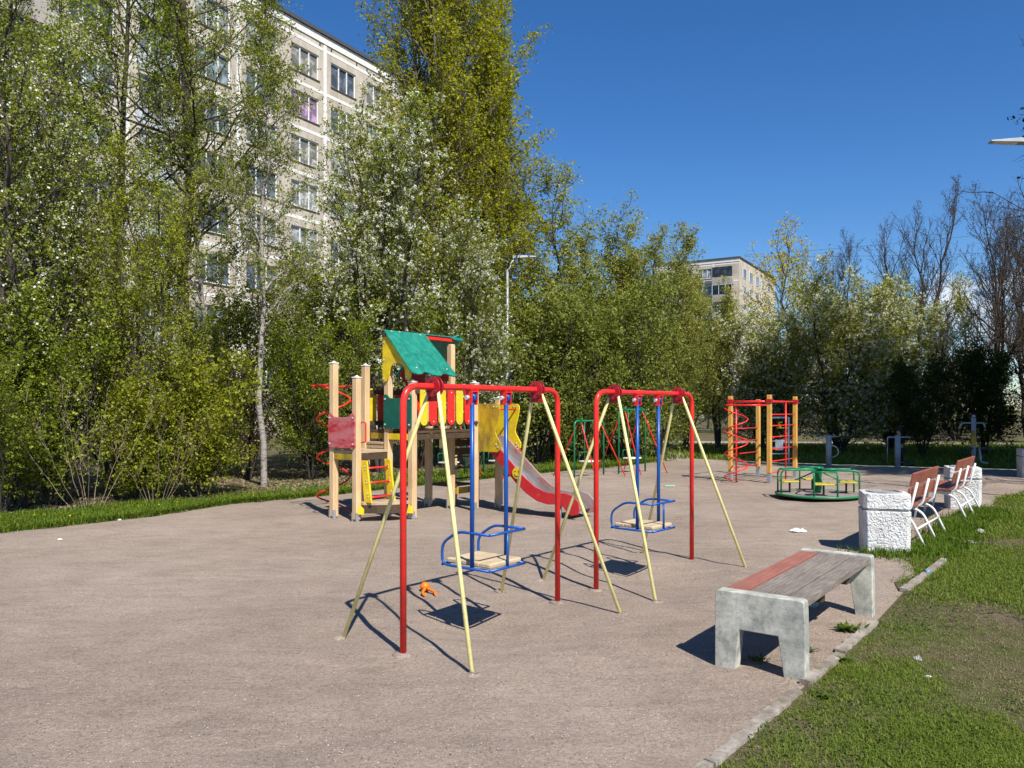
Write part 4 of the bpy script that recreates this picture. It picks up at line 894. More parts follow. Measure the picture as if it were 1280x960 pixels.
def apartment(origin, az, length, floors, sill0, step, cols, roof_z, depth, label, name='apartment_building', end_cols=()):
    "local x runs along the facade, local -y is the outside; every window opening is a real recess"
    t = thing(name, label, 'apartment block', (origin[0], origin[1], 0), az)
    wh = 1.55; w = MB(); rows = [sill0 + step * k for k in range(floors)]
    xs = [0.0]; D = .22
    for c in cols: xs += [c[0] - c[1] / 2, c[0] + c[1] / 2]
    xs.append(length); z = -.3
    for s in rows:                                 # spandrels and piers butt against each other
        w.box(0, length, 0, D, z, s)
        for i in range(0, len(xs), 2): w.box(xs[i], xs[i + 1], 0, D, s, s + wh)
        z = s + wh
    w.box(0, length, 0, D, z, roof_z)
    w.box(0, length, D + .25, depth, -.3, roof_z - .02)   # body behind the window niches
    w.box(0, .25, D, D + .25, -.3, roof_z - .01); w.box(length - .25, length, D, D + .25, -.3, roof_z - .01)
    w.build('wall', 'panel', t)
    r = MB(); r.box(-.15, length + .15, -.18, depth + .1, roof_z, roof_z + .22); r.build('roof', 'roofing', t)
    rp = MB(); rp.box(-.04, length + .04, -.06, -.002, roof_z - .5, roof_z - .02); rp.build('cornice', 'joint', t)
    j = MB(); edges = sorted({round((a[0] + a[1] / 2 + b[0] - b[1] / 2) / 2, 2) for a, b in zip(cols, cols[1:])})
    for k, x in enumerate(edges):
        if k % 2 == 0: j.box(x - .13, x + .13, -.018, -.002, -.2, roof_z - .52)
    for s in rows:
        zz = s + wh + .52; seg = [0] + [x for k, x in enumerate(edges) if k % 2 == 0] + [length]
        for a, b in zip(seg, seg[1:]): j.box(a + .14, b - .14, -.014, -.002, zz - .1, zz + .1)
    j.build('panel_joints', 'joint', t)
    vt = MB()
    for a, b in zip(cols, cols[1:]):
        x = (a[0] + b[0]) / 2 + .5; vt.box(x, x + .12, -.008, -.002, rows[-1] + wh + .5, rows[-1] + wh + .85); vt.box(x - 1.0, x - .88, -.008, -.002, rows[-1] + wh + .5, rows[-1] + wh + .85)
    vt.build('attic_vents', 'dark_metal', t)
    first = {}
    def window(kind, wd, x, z, special=None):
        key = (kind, wd, special)
        if key not in first:
            f = MB(); e = .07; n = 3 if wd > 1.9 else 2; y0, y1 = .07, .13
            f.box(-wd / 2, wd / 2, y0, y1, 0, e); f.box(-wd / 2, wd / 2, y0, y1, wh - e, wh)
            for i in range(n + 1): xx = -wd / 2 + i * (wd - e) / n; f.box(xx, xx + e, y0 + .003, y1 - .003, e, wh - e)
            fm = f.mesh('window', 'win_white' if kind == 'w' else 'tarnish')
            p = MB(); p.box(-wd / 2, wd / 2, .15, .17, .0, wh); pm = p.mesh('pane', special or ('pane' if kind == 'w' else 'pane_dark'))
            s = MB(); s.box(-wd / 2 - .05, wd / 2 + .05, -.07, .065, -.045, -.003); sm = s.mesh('sill', 'sill')
            first[key] = (fm, pm, sm)
        fm, pm, sm = first[key]; f = link(fm, 'window', t, (x, 0, z))
        link(pm, 'pane', f); link(sm, 'sill', f); return f
    for ci, c in enumerate(cols):
        for k, s in enumerate(rows):
            window('w' if c[2] in 'wL' else 'd', c[1], c[0], s, c[3] if len(c) > 3 and c[4] == k else None)
            if c[2] == 'L':       # flush loggia apron
                b = MB(); b.box(c[0] - c[1] / 2 - .1, c[0] + c[1] / 2 + .1, -.07, -.003, s - .95, s - .05); b.build('balcony_apron', 'balcony_clad', t)
            if c[2] == 'B':       # projecting balcony with concrete parapet
                b = MB(); a0, a1 = c[0] - c[1] / 2 - .25, c[0] + c[1] / 2 + .25
                b.box(a0, a1, -1.0, -.003, s - 1.15, s - 1.0); b.box(a0, a1, -1.0, -.92, s - 1.0, s - .05); b.box(a0, a0 + .08, -.92, -.003, s - 1.0, s - .05); b.box(a1 - .08, a1, -.92, -.003, s - 1.0, s - .05)
                bb = b.build('balcony', 'panel_grey', t)
                f = MB(); n = 3
                for i in range(n + 1): xx = a0 + i * (a1 - a0 - .06) / n; f.box(xx, xx + .06, -.98, -.93, s - .047, s + 1.45)
                f.box(a0, a1, -.985, -.925, s + 1.453, s + 1.52); f.build('glazing_frame', 'tarnish' if k % 3 else 'win_white', bb)
                g_ = MB(); g_.box(a0 + .02, a1 - .02, -.955, -.945, s - .045, s + 1.45); g_.build('glazing', 'pane_dark', bb)
    for ex in end_cols: pass
    return t
FA = math.atan2(.857, .515)      # facade direction of the big block
o1 = (-11.4 - .515 * 23.75, 49 - .857 * 23.75)
cols = []; x = 1.9
for i, k in enumerate(('w', 'B', 'w', 'L', 'w', 'w', 'w', 'w', 'w', 'L', 'w', 'w')):
    cols.append((x, 2.25 if k != 'L' else 2.0, k) + ((('lilac', 6)) if i == 6 else ())); x += 3.3
cols = [c if len(c) == 3 else (c[0], c[1], c[2], c[3], c[4]) for c in cols]
apartment(o1, FA, 40.0, 8, 2.8, 2.7, cols, 24.65, 12, 'large nine-storey beige panel block with white windows filling the upper left behind the trees')
o2 = (34.8 - .857 * 14, 120 + .515 * 14)
A2 = math.atan2(-.515, .857)
blk2 = apartment(o2, A2, 14.0, 8, 2.9, 2.7, [(2.2, 2.2, 'w'), (5.4, 2.2, 'B'), (8.6, 2.2, 'w'), (11.6, 2.6, 'B')], 24.6, 24, 'distant beige panel block between the trees in the middle right', 'apartment_building')
# its lit end wall windows
fm = None
for yy in (3, 7, 11, 15, 19):
    for k in range(8):
        if fm is None:
            f = MB(); f.box(.003, .05, -.9, .9, 0, 1.5); fm = f.mesh('window', 'pane'); p = MB()
            for a in (-.95, -.03, .89): p.box(.003, .07, a, a + .06, -.06, 1.56)
            p.box(.004, .068, -.885, .885, -.05, -.0); p.box(.004, .068, -.885, .885, 1.5, 1.55); pm = p.mesh('frame', 'win_white')
        w_ = link(fm, 'window', blk2, (14.0, yy, 2.9 + 2.7 * k)); link(pm, 'frame', w_)

# ================================================================== GROUND
def groundmat():
    m, nt, N, L = newmat('soil_and_sparse_grass')
    out = N('ShaderNodeOutputMaterial'); b = N('ShaderNodeBsdfPrincipled'); L(b.outputs[0], out.inputs[0])
    tc = N('ShaderNodeTexCoord'); co = tc.outputs['Object']
    n1 = noise(nt, co, .55, 6, .6); n2 = noise(nt, co, 9, 6, .7); n3 = noise(nt, co, 60, 4)
    r1 = ramp(nt, [(.36, (.15, .115, .08)), (.5, (.125, .11, .055)), (.66, (.085, .105, .028))]); L(n1.outputs['Fac'], r1.inputs[0])
    r2 = ramp(nt, [(.3, .45), (.7, 1.25)]); L(n2.outputs['Fac'], r2.inputs[0])
    c = mixc(nt, .8, r1.outputs[0], r2.outputs[0], 'MULTIPLY'); n4 = noise(nt, co, 120, 4, .7); r4 = ramp(nt, [(.3, .45), (.5, 1.0), (.68, 1.7)]); L(n4.outputs['Fac'], r4.inputs[0]); c = mixc(nt, .8, c, r4.outputs[0], 'MULTIPLY'); L(c, b.inputs['Base Color'])
    b.inputs['Roughness'].default_value = .95; b.inputs['Specular IOR Level'].default_value = .05
    bp = N('ShaderNodeBump'); bp.inputs['Distance'].default_value = .04; bp.inputs['Strength'].default_value = .8; L(n2.outputs['Fac'], bp.inputs['Height'])
    b2 = N('ShaderNodeBump'); b2.inputs['Distance'].default_value = .01; L(n3.outputs['Fac'], b2.inputs['Height']); L(bp.outputs[0], b2.inputs['Normal']); L(b2.outputs[0], b.inputs['Normal'])
    return m
M['ground'] = groundmat()
M['path'] = paint('pale_path', (.34, .29, .25), .95, (.25, .21, .18), .4, 2, .4, 30)
def sheet(name, pts, z, mat, cuts=None):
    b = MB(); b.add([(x, y, z) for x, y in pts], [tuple(range(len(pts)))]); return structure(name, b, mat)
def wiggle(pts, amp, step, seed):
    rng = np.random.default_rng(seed); out = []
    for a, c in zip(pts, pts[1:]):
        n = max(1, int(math.dist(a, c) / step))
        for i in range(n):
            t = i / n; out.append((a[0] + (c[0] - a[0]) * t + rng.normal(0, amp), a[1] + (c[1] - a[1]) * t + rng.normal(0, amp)))
    return out + [pts[-1]]
left_edge = [(-16, 3.5), (-11.5, 7.4), (-6.56, 10.05), (-5.37, 11.6), (-4.73, 13.07), (-3.39, 14.4), (-1.68, 16.5), (.97, 19.6), (2.6, 21.2), (4.5, 23.6)]
far_edge = [(4.5, 23.6), (5.6, 24.8), (6.6, 23.9), (8.4, 22.6), (10.2, 21.6), (13.5, 20.3), (18, 18.5)]
right_edge = [(18, 14.6), (13.5, 15.6), (10.2, 15.3), (8.6, 13.9), (7.75, 12.6), (7.05, 12.2), (6.3, 11.2), (5.3, 9.9), (4.6, 8.95), (4.35, 8.4), (4.0, 7.8), (3.42, 6.95)]
kerb_line = [(3.42, 6.84), (2.72, 5.86), (2.2, 5.18), (1.66, 4.48), (.88, 3.50), (-.1, 2.25), (-.9, 1.2)]
ring = wiggle(left_edge, .05, .25, 1) + wiggle(far_edge, .08, .3, 2)[1:] + wiggle(right_edge, .04, .2, 3) + kerb_line + [(-3, -3), (-16, -3)]
from mathutils.geometry import tessellate_polygon
outer = [(-400, -60), (400, -60), (400, 700), (-400, 700)]
allp = [(x, y, 0) for x, y in outer] + [(x, y, 0) for x, y in ring]
tr = tessellate_polygon([[Vector((x, y, 0)) for x, y in outer], [Vector((x, y, 0)) for x, y in ring]])
b = MB(); fs = []
for t_ in tr:
    a, c, d = (Vector(allp[i]) for i in t_); fs.append(tuple(t_) if (c - a).cross(d - a).z > 0 else tuple(reversed(t_)))
b.add(allp, fs); structure('ground', b, 'ground')
def inside(px, py, poly):
    r = np.zeros(len(px), bool); n = len(poly)
    for i in range(n):
        x0, y0 = poly[i]; x1, y1 = poly[(i + 1) % n]
        c = ((y0 > py) != (y1 > py)) & (px < (x1 - x0) * (py - y0) / (y1 - y0 + 1e-12) + x0); r ^= c
    return r
def edge_dist(px, py, poly):
    d = np.full(len(px), 9.0); P = np.stack([px, py], 1)
    for a, c in zip(poly, poly[1:] + poly[:1]):
        a = np.array(a); c = np.array(c); e = c - a; t = np.clip(((P - a) @ e) / max(1e-9, e @ e), 0, 1); d = np.minimum(d, np.hypot(*(P - a - t[:, None] * e).T))
    return d
gx = np.arange(-16.4, 18.5, .13); gy = np.arange(-3.2, 25.2, .13); X, Y = np.meshgrid(gx, gy); x, y = X.ravel(), Y.ravel()
ins = inside(x, y, ring); ed = edge_dist(x, y, ring) * np.where(ins, 1, -1)
z = np.where(ed > 0, -.004 + (relief_z(x, y) + .002) * np.clip(ed / .6, 0, 1), -.004 + np.maximum(ed * .25, -.06))
nx = len(gx); i0 = (np.arange(len(gy) - 1)[:, None] * nx + np.arange(nx - 1)[None]).ravel(); q = np.stack([i0, i0 + 1, i0 + nx + 1, i0 + nx], 1)
q = q[ed[q].max(1) > -.3]; used = np.unique(q); re_ = np.zeros(len(x), int); re_[used] = np.arange(len(used))
tag(link(np_mesh('sand_ground', np.stack([x, y, z], 1)[used], re_[q], 'sand', True), 'sand_ground'), kind='structure')
sheet('path', [(6.2, 36.0), (14, 35.2), (24, 33.6), (40, 31), (40, 32.4), (24, 35.3), (14, 37.0), (6.2, 38.0)], .006, 'path')
sheet('footpath', wiggle([(4.5, 23.6), (4.9, 28), (6.4, 36)], .05, .5, 5) + wiggle([(7.6, 36), (6.4, 28), (5.6, 24.8)], .05, .5, 6), .004, 'path')
# old kerb stones, broken in places
def kerb(p0, p1, w=.07, h=.02, seed=0):
    rng = np.random.default_rng(seed); a = Vector((*p0, 0)); c = Vector((*p1, 0)); d = (c - a); L_ = d.length; d.normalize(); nrm = Vector((d.y, -d.x, 0)); n = max(2, int(L_ / .05)); vs = []; fs = []
    for i in range(n + 1):
        q = a + d * (L_ * i / n); hh = h + rng.normal(0, .003); w0, w1 = -w / 2 + rng.normal(0, .0035), w / 2 + rng.normal(0, .0035)
        vs += [q + nrm * w0 + Vector((0, 0, -.05)), q + nrm * (w0 + .006) + Vector((0, 0, hh)), q + nrm * (w1 - .006) + Vector((0, 0, hh - .004)), q + nrm * w1 + Vector((0, 0, -.05))]
    for i in range(n):
        for j in range(3): fs.append((4 * i + j, 4 * i + 4 + j, 4 * i + 5 + j, 4 * i + 1 + j))
    fs += [(0, 1, 2, 3), (4 * n + 3, 4 * n + 2, 4 * n + 1, 4 * n)]
    b = MB(); b.add(vs, fs); o = b.build('kerb', 'kerb'); tag(o, kind='structure'); return o
for i, (p0, p1) in enumerate((((-.9, 1.2), (-.1, 2.25)), ((-.09, 2.26), (.88, 3.5)), ((.886, 3.51), (1.60, 4.41)), ((1.70, 4.53), (2.12, 5.07)), ((2.14, 5.12), (2.70, 5.83)), ((3.42, 6.84), (3.98, 7.52)), ((4.02, 7.58), (4.5, 8.17)))):
    kerb(p0, p1, seed=i, h=.024 if i < 5 else .032)

# ---- grass, weeds, gravel: things nobody could count
def inside(px, py, poly):
    r = np.zeros(len(px), bool); n = len(poly)
    for i in range(n):
        x0, y0 = poly[i]; x1, y1 = poly[(i + 1) % n]
        c = ((y0 > py) != (y1 > py)) & (px < (x1 - x0) * (py - y0) / (y1 - y0 + 1e-12) + x0); r ^= c
    return r
def fbm(x, y, seed):
    rng = np.random.default_rng(seed); v = 0
    for f, a in ((.5, 1), (1.1, .7), (2.3, .5), (5.1, .35), (11, .25)):
        for _ in range(3):
            th = rng.random() * 6.28; v = v + a / 1.7 * np.sin(f * 6.28 * .5 * (x * np.cos(th) + y * np.sin(th)) + rng.random() * 6.28)
    return v / 2.2
def blades(rng, x, y, h, w, lean=.5, z=.0):
    n = len(x); az = rng.random(n) * 6.28; d = np.stack([np.cos(az), np.sin(az), np.zeros(n)], 1)
    side = np.stack([-d[:, 1], d[:, 0], np.zeros(n)], 1); c = np.stack([x, y, np.full(n, z)], 1)
    ln = rng.uniform(.1, 1.4, n)[:, None] * lean
    m_ = c + d * (h[:, None] * ln * .35) + np.array([0, 0, 1]) * (h * .6)[:, None]; t = c + d * (h[:, None] * ln) + np.array([0, 0, 1]) * (h * (1 - .3 * ln[:, 0]))[:, None]
    s = side * w[:, None] * .5
    V = np.stack([c - s, c + s, m_ + s * .75, m_ - s * .75, m_ - s * .75, m_ + s * .75, t + s * .1, t - s * .1], 1)
    return V.reshape(-1, 3)
M['grass'] = leafmat('lawn_blades', [(.075, .12, .014), (.12, .18, .018), (.17, .23, .028), (.23, .25, .06)], .3)
M['grass_bright'] = leafmat('spring_grass', [(.06, .11, .010), (.10, .165, .014), (.145, .21, .022), (.20, .245, .045)], .35)
M['dry'] = leafmat('dry_straw', [(.16, .12, .06), (.22, .175, .095), (.27, .22, .13)], .1)
M['dandelion'] = leafmat('dandelion_heads', [(.75, .58, .01), (.8, .66, .03)], .1)
rng = np.random.default_rng(5)
# right lawn
def right_lawn(n, x0, x1, y0, y1): return rng.uniform(x0, x1, n), rng.uniform(y0, y1, n)
parts = []; dry = []
kl = np.array(kerb_line[:6])
for n, y0, y1, hs, ws in ((900000, 2.6, 6.2, .024, .0042), (420000, 5.6, 10.5, .030, .0070), (200000, 9.5, 17.5, .042, .012)):
    x, y = right_lawn(n, .3, 14, y0, y1)
    jx, jy = rng.normal(0, .07, n), rng.normal(0, .07, n); ok = ~inside(x + jx, y + jy, ring) & (x < .72 * y + .6)
    kx = np.interp(y, kl[::-1, 1], kl[::-1, 0]); dk = (x - kx) * .785
    t2 = np.clip((y - 6.84) / 1.33, 0, 1); ok &= np.abs(x - (3.42 + 1.08 * t2)) * .78 > np.where((y > 6.8) & (y < 8.2), .045, -1)
    ok &= (dk > .05) | (rng.random(n) < .06) & (dk > -.12)
    if y0 > 2.6: ok &= rng.random(n) < np.clip((y - y0) / .9, 0, 1)
    if y1 < 17: ok &= rng.random(n) < np.clip((y1 - y) / .9, 0, 1)
    f = fbm(x, y, 3) + .25 * np.clip((dk - .8) / .6, -1.2, 1.2)
    worn = np.exp(-((x - 2.75) ** 2 / .3 + (y - 4.75) ** 2 / .45)) * .6 + np.exp(-((x - 3.3) ** 2 / .6 + (y - 6.2) ** 2 / .8)) * .4
    dens = np.clip(.60 + .9 * f - worn, .06, 1) * (1 if y0 < 3 else .85)
    keep = ok & (rng.random(n) < dens); dr = ok & (rng.random(n) < .11 * (1.1 - dens))
    x1, y1_ = x[keep], y[keep]; hh = hs * rng.uniform(.5, 1.5, len(x1)) * (.6 + .7 * dens[keep]); parts.append(blades(rng, x1, y1_, hh, np.full(len(x1), ws), 1.5))
    x2, y2 = x[dr], y[dr]; dry.append(blades(rng, x2, y2, np.full(len(x2), hs * .45) * rng.uniform(.5, 1.5, len(x2)), np.full(len(x2), ws), 2.6))
V = np.concatenate(parts); tag(link(np_mesh('lawn_grass', V, quads(V), 'grass'), 'lawn_grass'), 'short patchy grass of the right-hand lawn', 'grass', kind='stuff')
V = np.concatenate(dry); tag(link(np_mesh('dry_grass', V, quads(V), 'dry'), 'dry_grass'), 'dry straw and dead blades on the worn lawn', 'dry grass', kind='stuff')
# taller growth under the benches and round the bin
def tufts(spots, per, hs, ws, mat, name, label, cat, spread=.12, lean=.8):
    out = []
    for x, y, k in spots:
        n = int(per * k); out.append(blades(rng, x + rng.normal(0, spread, n), y + rng.normal(0, spread, n), hs * rng.uniform(.4, 1.3, n) * (.7 + .3 * k), np.full(n, ws), lean))
    V = np.concatenate(out); return tag(link(np_mesh(name, V, quads(V), mat), name), label, cat, kind='stuff')
sp = [(4.66 + .62 * t + rng.normal(0, .10), 8.75 + .785 * t + rng.normal(0, .08), rng.uniform(.6, 1.1)) for t in np.linspace(-.2, 4.4, 60)]
sp += [(4.1 + rng.uniform(-.2, .5), 8.48 + rng.uniform(-.05, .1), .5) for _ in range(12)]
M['grass_mid'] = leafmat('bench_grass_blades', [(.055, .10, .010), (.09, .15, .014), (.13, .20, .02)], .3)  # blades in a slightly darker green than the lawn
tufts(sp, 170, .10, .010, 'grass_mid', 'bench_grass', 'bright grass growing under the red benches and round the near bin', 'grass', .13)
M['weed_leaf'] = leafmat('weed_leaves', [(.05, .085, .015), (.085, .135, .02), (.13, .18, .035)], .3)
# low broad-leaved plants creeping through the lawn
n = 60000; x = rng.uniform(.4, 8, n); y = rng.uniform(2.7, 9, n); kx = np.interp(y, kl[::-1, 1], kl[::-1, 0]); f = fbm(x * 1.7, y * 1.7, 21)
ok = ~inside(x, y, ring) & ((x - kx) > .04) & (x < .72 * y + .6) & (f > .28); x, y = x[ok], y[ok]; m_ = len(x)
c = np.stack([x, y, rng.uniform(.005, .035, m_)], 1); a = rng.normal(0, 1, (m_, 3)); a[:, 2] *= .35; a = unit(a); b_ = np.cross(a, unit(rng.normal(0, .35, (m_, 3)) + [0, 0, 1])); sz = rng.uniform(.006, .014, m_)[:, None]
V = np.stack([c - a * sz, c + b_ * sz * .6, c + a * sz, c - b_ * sz * .6], 1).reshape(-1, 3); tag(link(np_mesh('creeping_weeds', V, quads(V), 'weed_leaf'), 'creeping_weeds'), 'small broad-leaved plants in dark patches of the lawn', 'ground cover', kind='stuff')
# weeds: broad leaves in rosettes
def weed(x, y, n, size, label, seed):
    r_ = np.random.default_rng(seed); V = []
    for i in range(n):
        az = r_.random() * 6.28; L_ = size * r_.uniform(.6, 1.2); d = np.array([math.cos(az), math.sin(az), r_.uniform(.25, 1.1)]); d /= np.linalg.norm(d); s = np.array([-math.sin(az), math.cos(az), 0]) * L_ * .12
        c = np.array([r_.normal(0, size * .28), r_.normal(0, size * .2), 0]); m_ = c + d * L_ * .5; t = c + d * L_ - np.array([0, 0, L_ * .18])
        V += [c, m_ - s, m_ + s * 0 + np.array([0, 0, .002]), m_ + s, m_ - s, t, m_ + s, m_ + np.array([0, 0, .002])]
    V = np.array(V); o = link(np_mesh('weed', V, np.arange(len(V)).reshape(-1, 4), 'weed_leaf'), 'weed', None, (x, y, 0))
    return tag(o, label, 'weed', 'weeds by the concrete bench')
weed(2.42, 5.62, 70, .10, 'leafy weed clump between concrete bench and kerb, by its far support', 1)
weed(1.56, 4.95, 40, .07, 'weed clump inside the opening of the near bench support', 2)
weed(1.72, 4.32, 50, .06, 'weed clump on the kerb at the near foot of the concrete bench', 3)
weed(2.10, 4.95, 44, .06, 'weed clump on the lawn side of the broken kerb, mid bench', 4)
weed(1.95, 5.15, 30, .06, 'small weed beneath the concrete bench boards', 5)
weed(1.36, 4.98, 14, .06, 'tiny weed by the left foot of the near bench support', 6)
# left strip
ls = np.array(left_edge); parts = []; fl = []
for a, c in zip(ls[1:], ls[2:]):
    L_ = np.linalg.norm(c - a); d = (c - a) / L_; nr = np.array([-d[1], d[0]]); n = int(L_ * 5200 * (1 if a[1] < 14 else .7))
    t = rng.random(n) * L_; s = rng.random(n) ** 1.5 * (1.7 if a[1] < 15 else 2.4) - .05
    x = a[0] + d[0] * t + nr[0] * s; y = a[1] + d[1] * t + nr[1] * s
    dn = np.clip(.85 - s * .45 + .75 * fbm(x, y, 8), .04, 1); k = rng.random(n) < dn
    parts.append(blades(rng, x[k], y[k], rng.uniform(.05, .13, k.sum()) * (1.0 if a[1] < 15 else 1.2), np.full(k.sum(), .014 if a[1] < 14 else .019), .9))
    m_ = int(L_ * 9); t = rng.random(m_) * L_; s = rng.random(m_) * .9 + .1; fl.append(np.stack([a[0] + d[0] * t + nr[0] * s, a[1] + d[1] * t + nr[1] * s], 1))
V = np.concatenate(parts); tag(link(np_mesh('strip_grass', V, quads(V), 'grass_bright'), 'strip_grass'), 'lush bright grass strip between the sand and the left thicket', 'grass', kind='stuff')
Pf = np.concatenate(fl); n = len(Pf); c = np.concatenate([Pf, rng.uniform(.08, .13, n)[:, None]], 1); V = []
for k in range(3):
    a = rng.normal(0, 1, (n, 3)); a[:, 2] *= .3; a = unit(a) * .02; b_ = np.cross(unit(a), np.array([[0, .25, 1.0]])) * .02
    V.append(np.stack([c - a, c + b_, c + a, c - b_], 1).reshape(-1, 3))
V = np.concatenate(V); tag(link(np_mesh('dandelions', V, quads(V), 'dandelion'), 'dandelions'), 'yellow dandelion heads in the left grass strip', 'dandelion', kind='stuff')
# far grass beyond the sand
n = 60000; x = rng.uniform(1, 32, n); y = rng.uniform(20, 34, n); ok = ~inside(x, y, ring) & (x < .7 * y + 1) & (rng.random(n) < np.clip(.6 + .5 * fbm(x, y, 12), .1, 1))
V = blades(rng, x[ok], y[ok], rng.uniform(.08, .2, ok.sum()), np.full(ok.sum(), .03), .8); tag(link(np_mesh('far_grass', V, quads(V), 'grass'), 'far_grass'), 'grass around the far hedge and path', 'grass', kind='stuff')
# gravel on the sand
def gravel(n, ymax, rmin, rmax, mat, name, label, seed):
    r_ = np.random.default_rng(seed); u_ = r_.random(n); y = 2.9 + (ymax - 2.9) * u_ ** 1.5; x = r_.uniform(-.72, .72, n) * y; ok = inside(x, y, ring); x, y = x[ok], y[ok]; n = len(x)
    s = r_.uniform(rmin, rmax, (n, 1)) ; o = np.array([[1, 0, 0], [0, 1, 0], [-1, 0, 0], [0, -1, 0], [0, 0, .7]]); az = r_.random(n) * 6.28
    rot = np.stack([np.stack([np.cos(az), -np.sin(az), 0 * az], 1), np.stack([np.sin(az), np.cos(az), 0 * az], 1), np.stack([0 * az, 0 * az, 1 + 0 * az], 1)], 1)
    V = np.einsum('nij,kj->nki', rot, o) * s[:, None] * r_.uniform(.6, 1.2, (n, 5, 1)) + np.stack([x, y, relief_z(x, y) + .001], 1)[:, None]
    T = np.array([[0, 1, 4], [1, 2, 4], [2, 3, 4], [3, 0, 4]]); Fq = (np.arange(n)[:, None, None] * 5 + T[None]).reshape(-1, 3)
    tag(link(np_mesh(name, V, Fq, mat), name), label, 'gravel', kind='stuff')
M['grit_light'] = leafmat('pale_grit', [(.30, .25, .21), (.44, .38, .33), (.6, .55, .5)], 0, .9, .1)
M['grit_dark'] = leafmat('dark_grit', [(.10, .08, .07), (.17, .135, .115), (.24, .19, .16)], 0, .9, .1)
gravel(15000, 13, .0018, .0050, 'grit_light', 'light_gravel', 'pale grit strewn over the sand', 1)
gravel(15000, 13, .0018, .0055, 'grit_dark', 'dark_gravel', 'dark grit strewn over the sand', 2)
# leaf litter under the left thicket
n = 14000; x = rng.uniform(-13, -1, n); y = rng.uniform(10.5, 22, n); ok = ~inside(x, y, ring); x, y = x[ok], y[ok]
V = blades(rng, x, y, rng.uniform(.02, .05, len(x)), np.full(len(x), .04), 2.8); tag(link(np_mesh('leaf_litter', V, quads(V), 'dry'), 'leaf_litter'), 'brown leaf litter under the left thicket', 'leaf litter', kind='stuff')

# ================================================================== SMALL THINGS ON THE GROUND
x, y, _ = g(533, 739); t = thing('snowball_clip', 'orange plastic snowball clip lying on the sand under the near swing', 'toy', (x, y, rz1(x, y)), R(-70)); t.scale = (1.15,) * 3
b = MB(); 
b.lathe([(.001, -.036), (.022, -.030), (.034, -.014), (.037, 0), (.034, .014), (.022, .030), (.001, .036)], (-.045, 0, .04), 14); b.build('cup', 'orange', t)
for s in (-1, 1):
    b = MB(); b.tube(fillet([(-.02, s * .010, .035), (.01, s * .014, .03), (.05, s * .042, .022), (.12, s * .046, .014)], .03), [.011] * 2 + [.011] * 11 + [.0105], 8) if False else b.tube([(-.02, s * .012, .035), (.01, s * .016, .03), (.045, s * .040, .022), (.085, s * .046, .016), (.125, s * .040, .014)], [.012, .012, .011, .011, .010], 8); b.build('handle', 'orange', t)
def crumple(name, x, y, sx, sy, sz, mat, label, cat, seed, z=.004, group=None):
    r_ = random.Random(seed); bm = bmesh.new(); bmesh.ops.create_icosphere(bm, subdivisions=3, radius=1)
    for v in bm.verts:
        k = 1 + r_.uniform(-.22, .22); v.co = Vector((v.co.x * sx * k, v.co.y * sy * k, max(0, (v.co.z + .35) * sz * (1 + r_.uniform(-.5, .5)))))
    me = bpy.data.meshes.new(name); bm.to_mesh(me); bm.free(); me.materials.append(M[mat]); o = link(me, name, None, (x, y, z + (rz1(x, y) if not (x > 1.8 and y < 7) else 0))); return tag(o, label, cat, group)
x, y, _ = g(997, 664); crumple('crumpled_paper', x, y, .10, .05, .026, 'white_rag', 'crumpled white paper on the sand left of the near litter bin', 'litter', 1)
x, y, _ = g(75, 675); crumple('paper_scrap', x, y, .025, .018, .012, 'white_rag', 'tiny white scrap on the sand at the far left', 'litter', 2)
x, y, _ = g(147, 650); crumple('paper_scrap', x, y, .05, .02, .012, 'white_rag', 'small white scrap at the edge of the left grass strip', 'litter', 3)
x, y, _ = g(1147, 826); crumple('pale_stone', x, y, .024, .018, .018, 'stone', 'small pale stone lying on the worn patch of lawn', 'stone', 4)
x, y, _ = g(1159, 847); crumple('paper_scrap', x, y, .026, .008, .006, 'white_rag', 'white sliver of paper on the worn lawn below the pale stone', 'litter', 5)
x, y, _ = g(1162, 915); crumple('paper_scrap', x, y, .014, .010, .006, 'white_rag', 'tiny white scrap low on the near lawn', 'litter', 6)
x, y, _ = g(1226, 667); crumple('pale_stone', x, y, .055, .035, .03, 'stone', 'flat pale stone on the lawn behind the benches, farther one', 'stone', 7)
x, y, _ = g(1210, 679); crumple('pale_stone', x, y, .085, .03, .02, 'stone', 'long flat pale stone on the lawn behind the benches, nearer one', 'stone', 8)
b = MB(); x, y, _ = g(1160, 719); b.tube([(x - .02, y, .03), (x + .02, y + .01, .034)], .014, 12); tag(b.build('bottle_lid', 'skyblue'), 'light blue lid lying on the broken kerb end', 'litter')
for px, py, l, m, lb in ((837, 608, .22, 'mint', 'pale green strip on the sand behind the farther swing'), (865, 609, .12, 'skyblue', 'pale blue strip on the sand behind the farther swing')):
    x, y, _ = g(px, py); b = MB(); b.box(-l / 2, l / 2, -.02, .02, 0, .018); tag(b.build('plastic_strip', m, None, .004, (x, y, .006), R(8)), lb, 'litter')
rr = random.Random(3)
b = MB(); b.tube([(.98 - .72, 4.05, .012), (.34, 4.0, .014), (.46, 3.9, .012)], .003, 5)
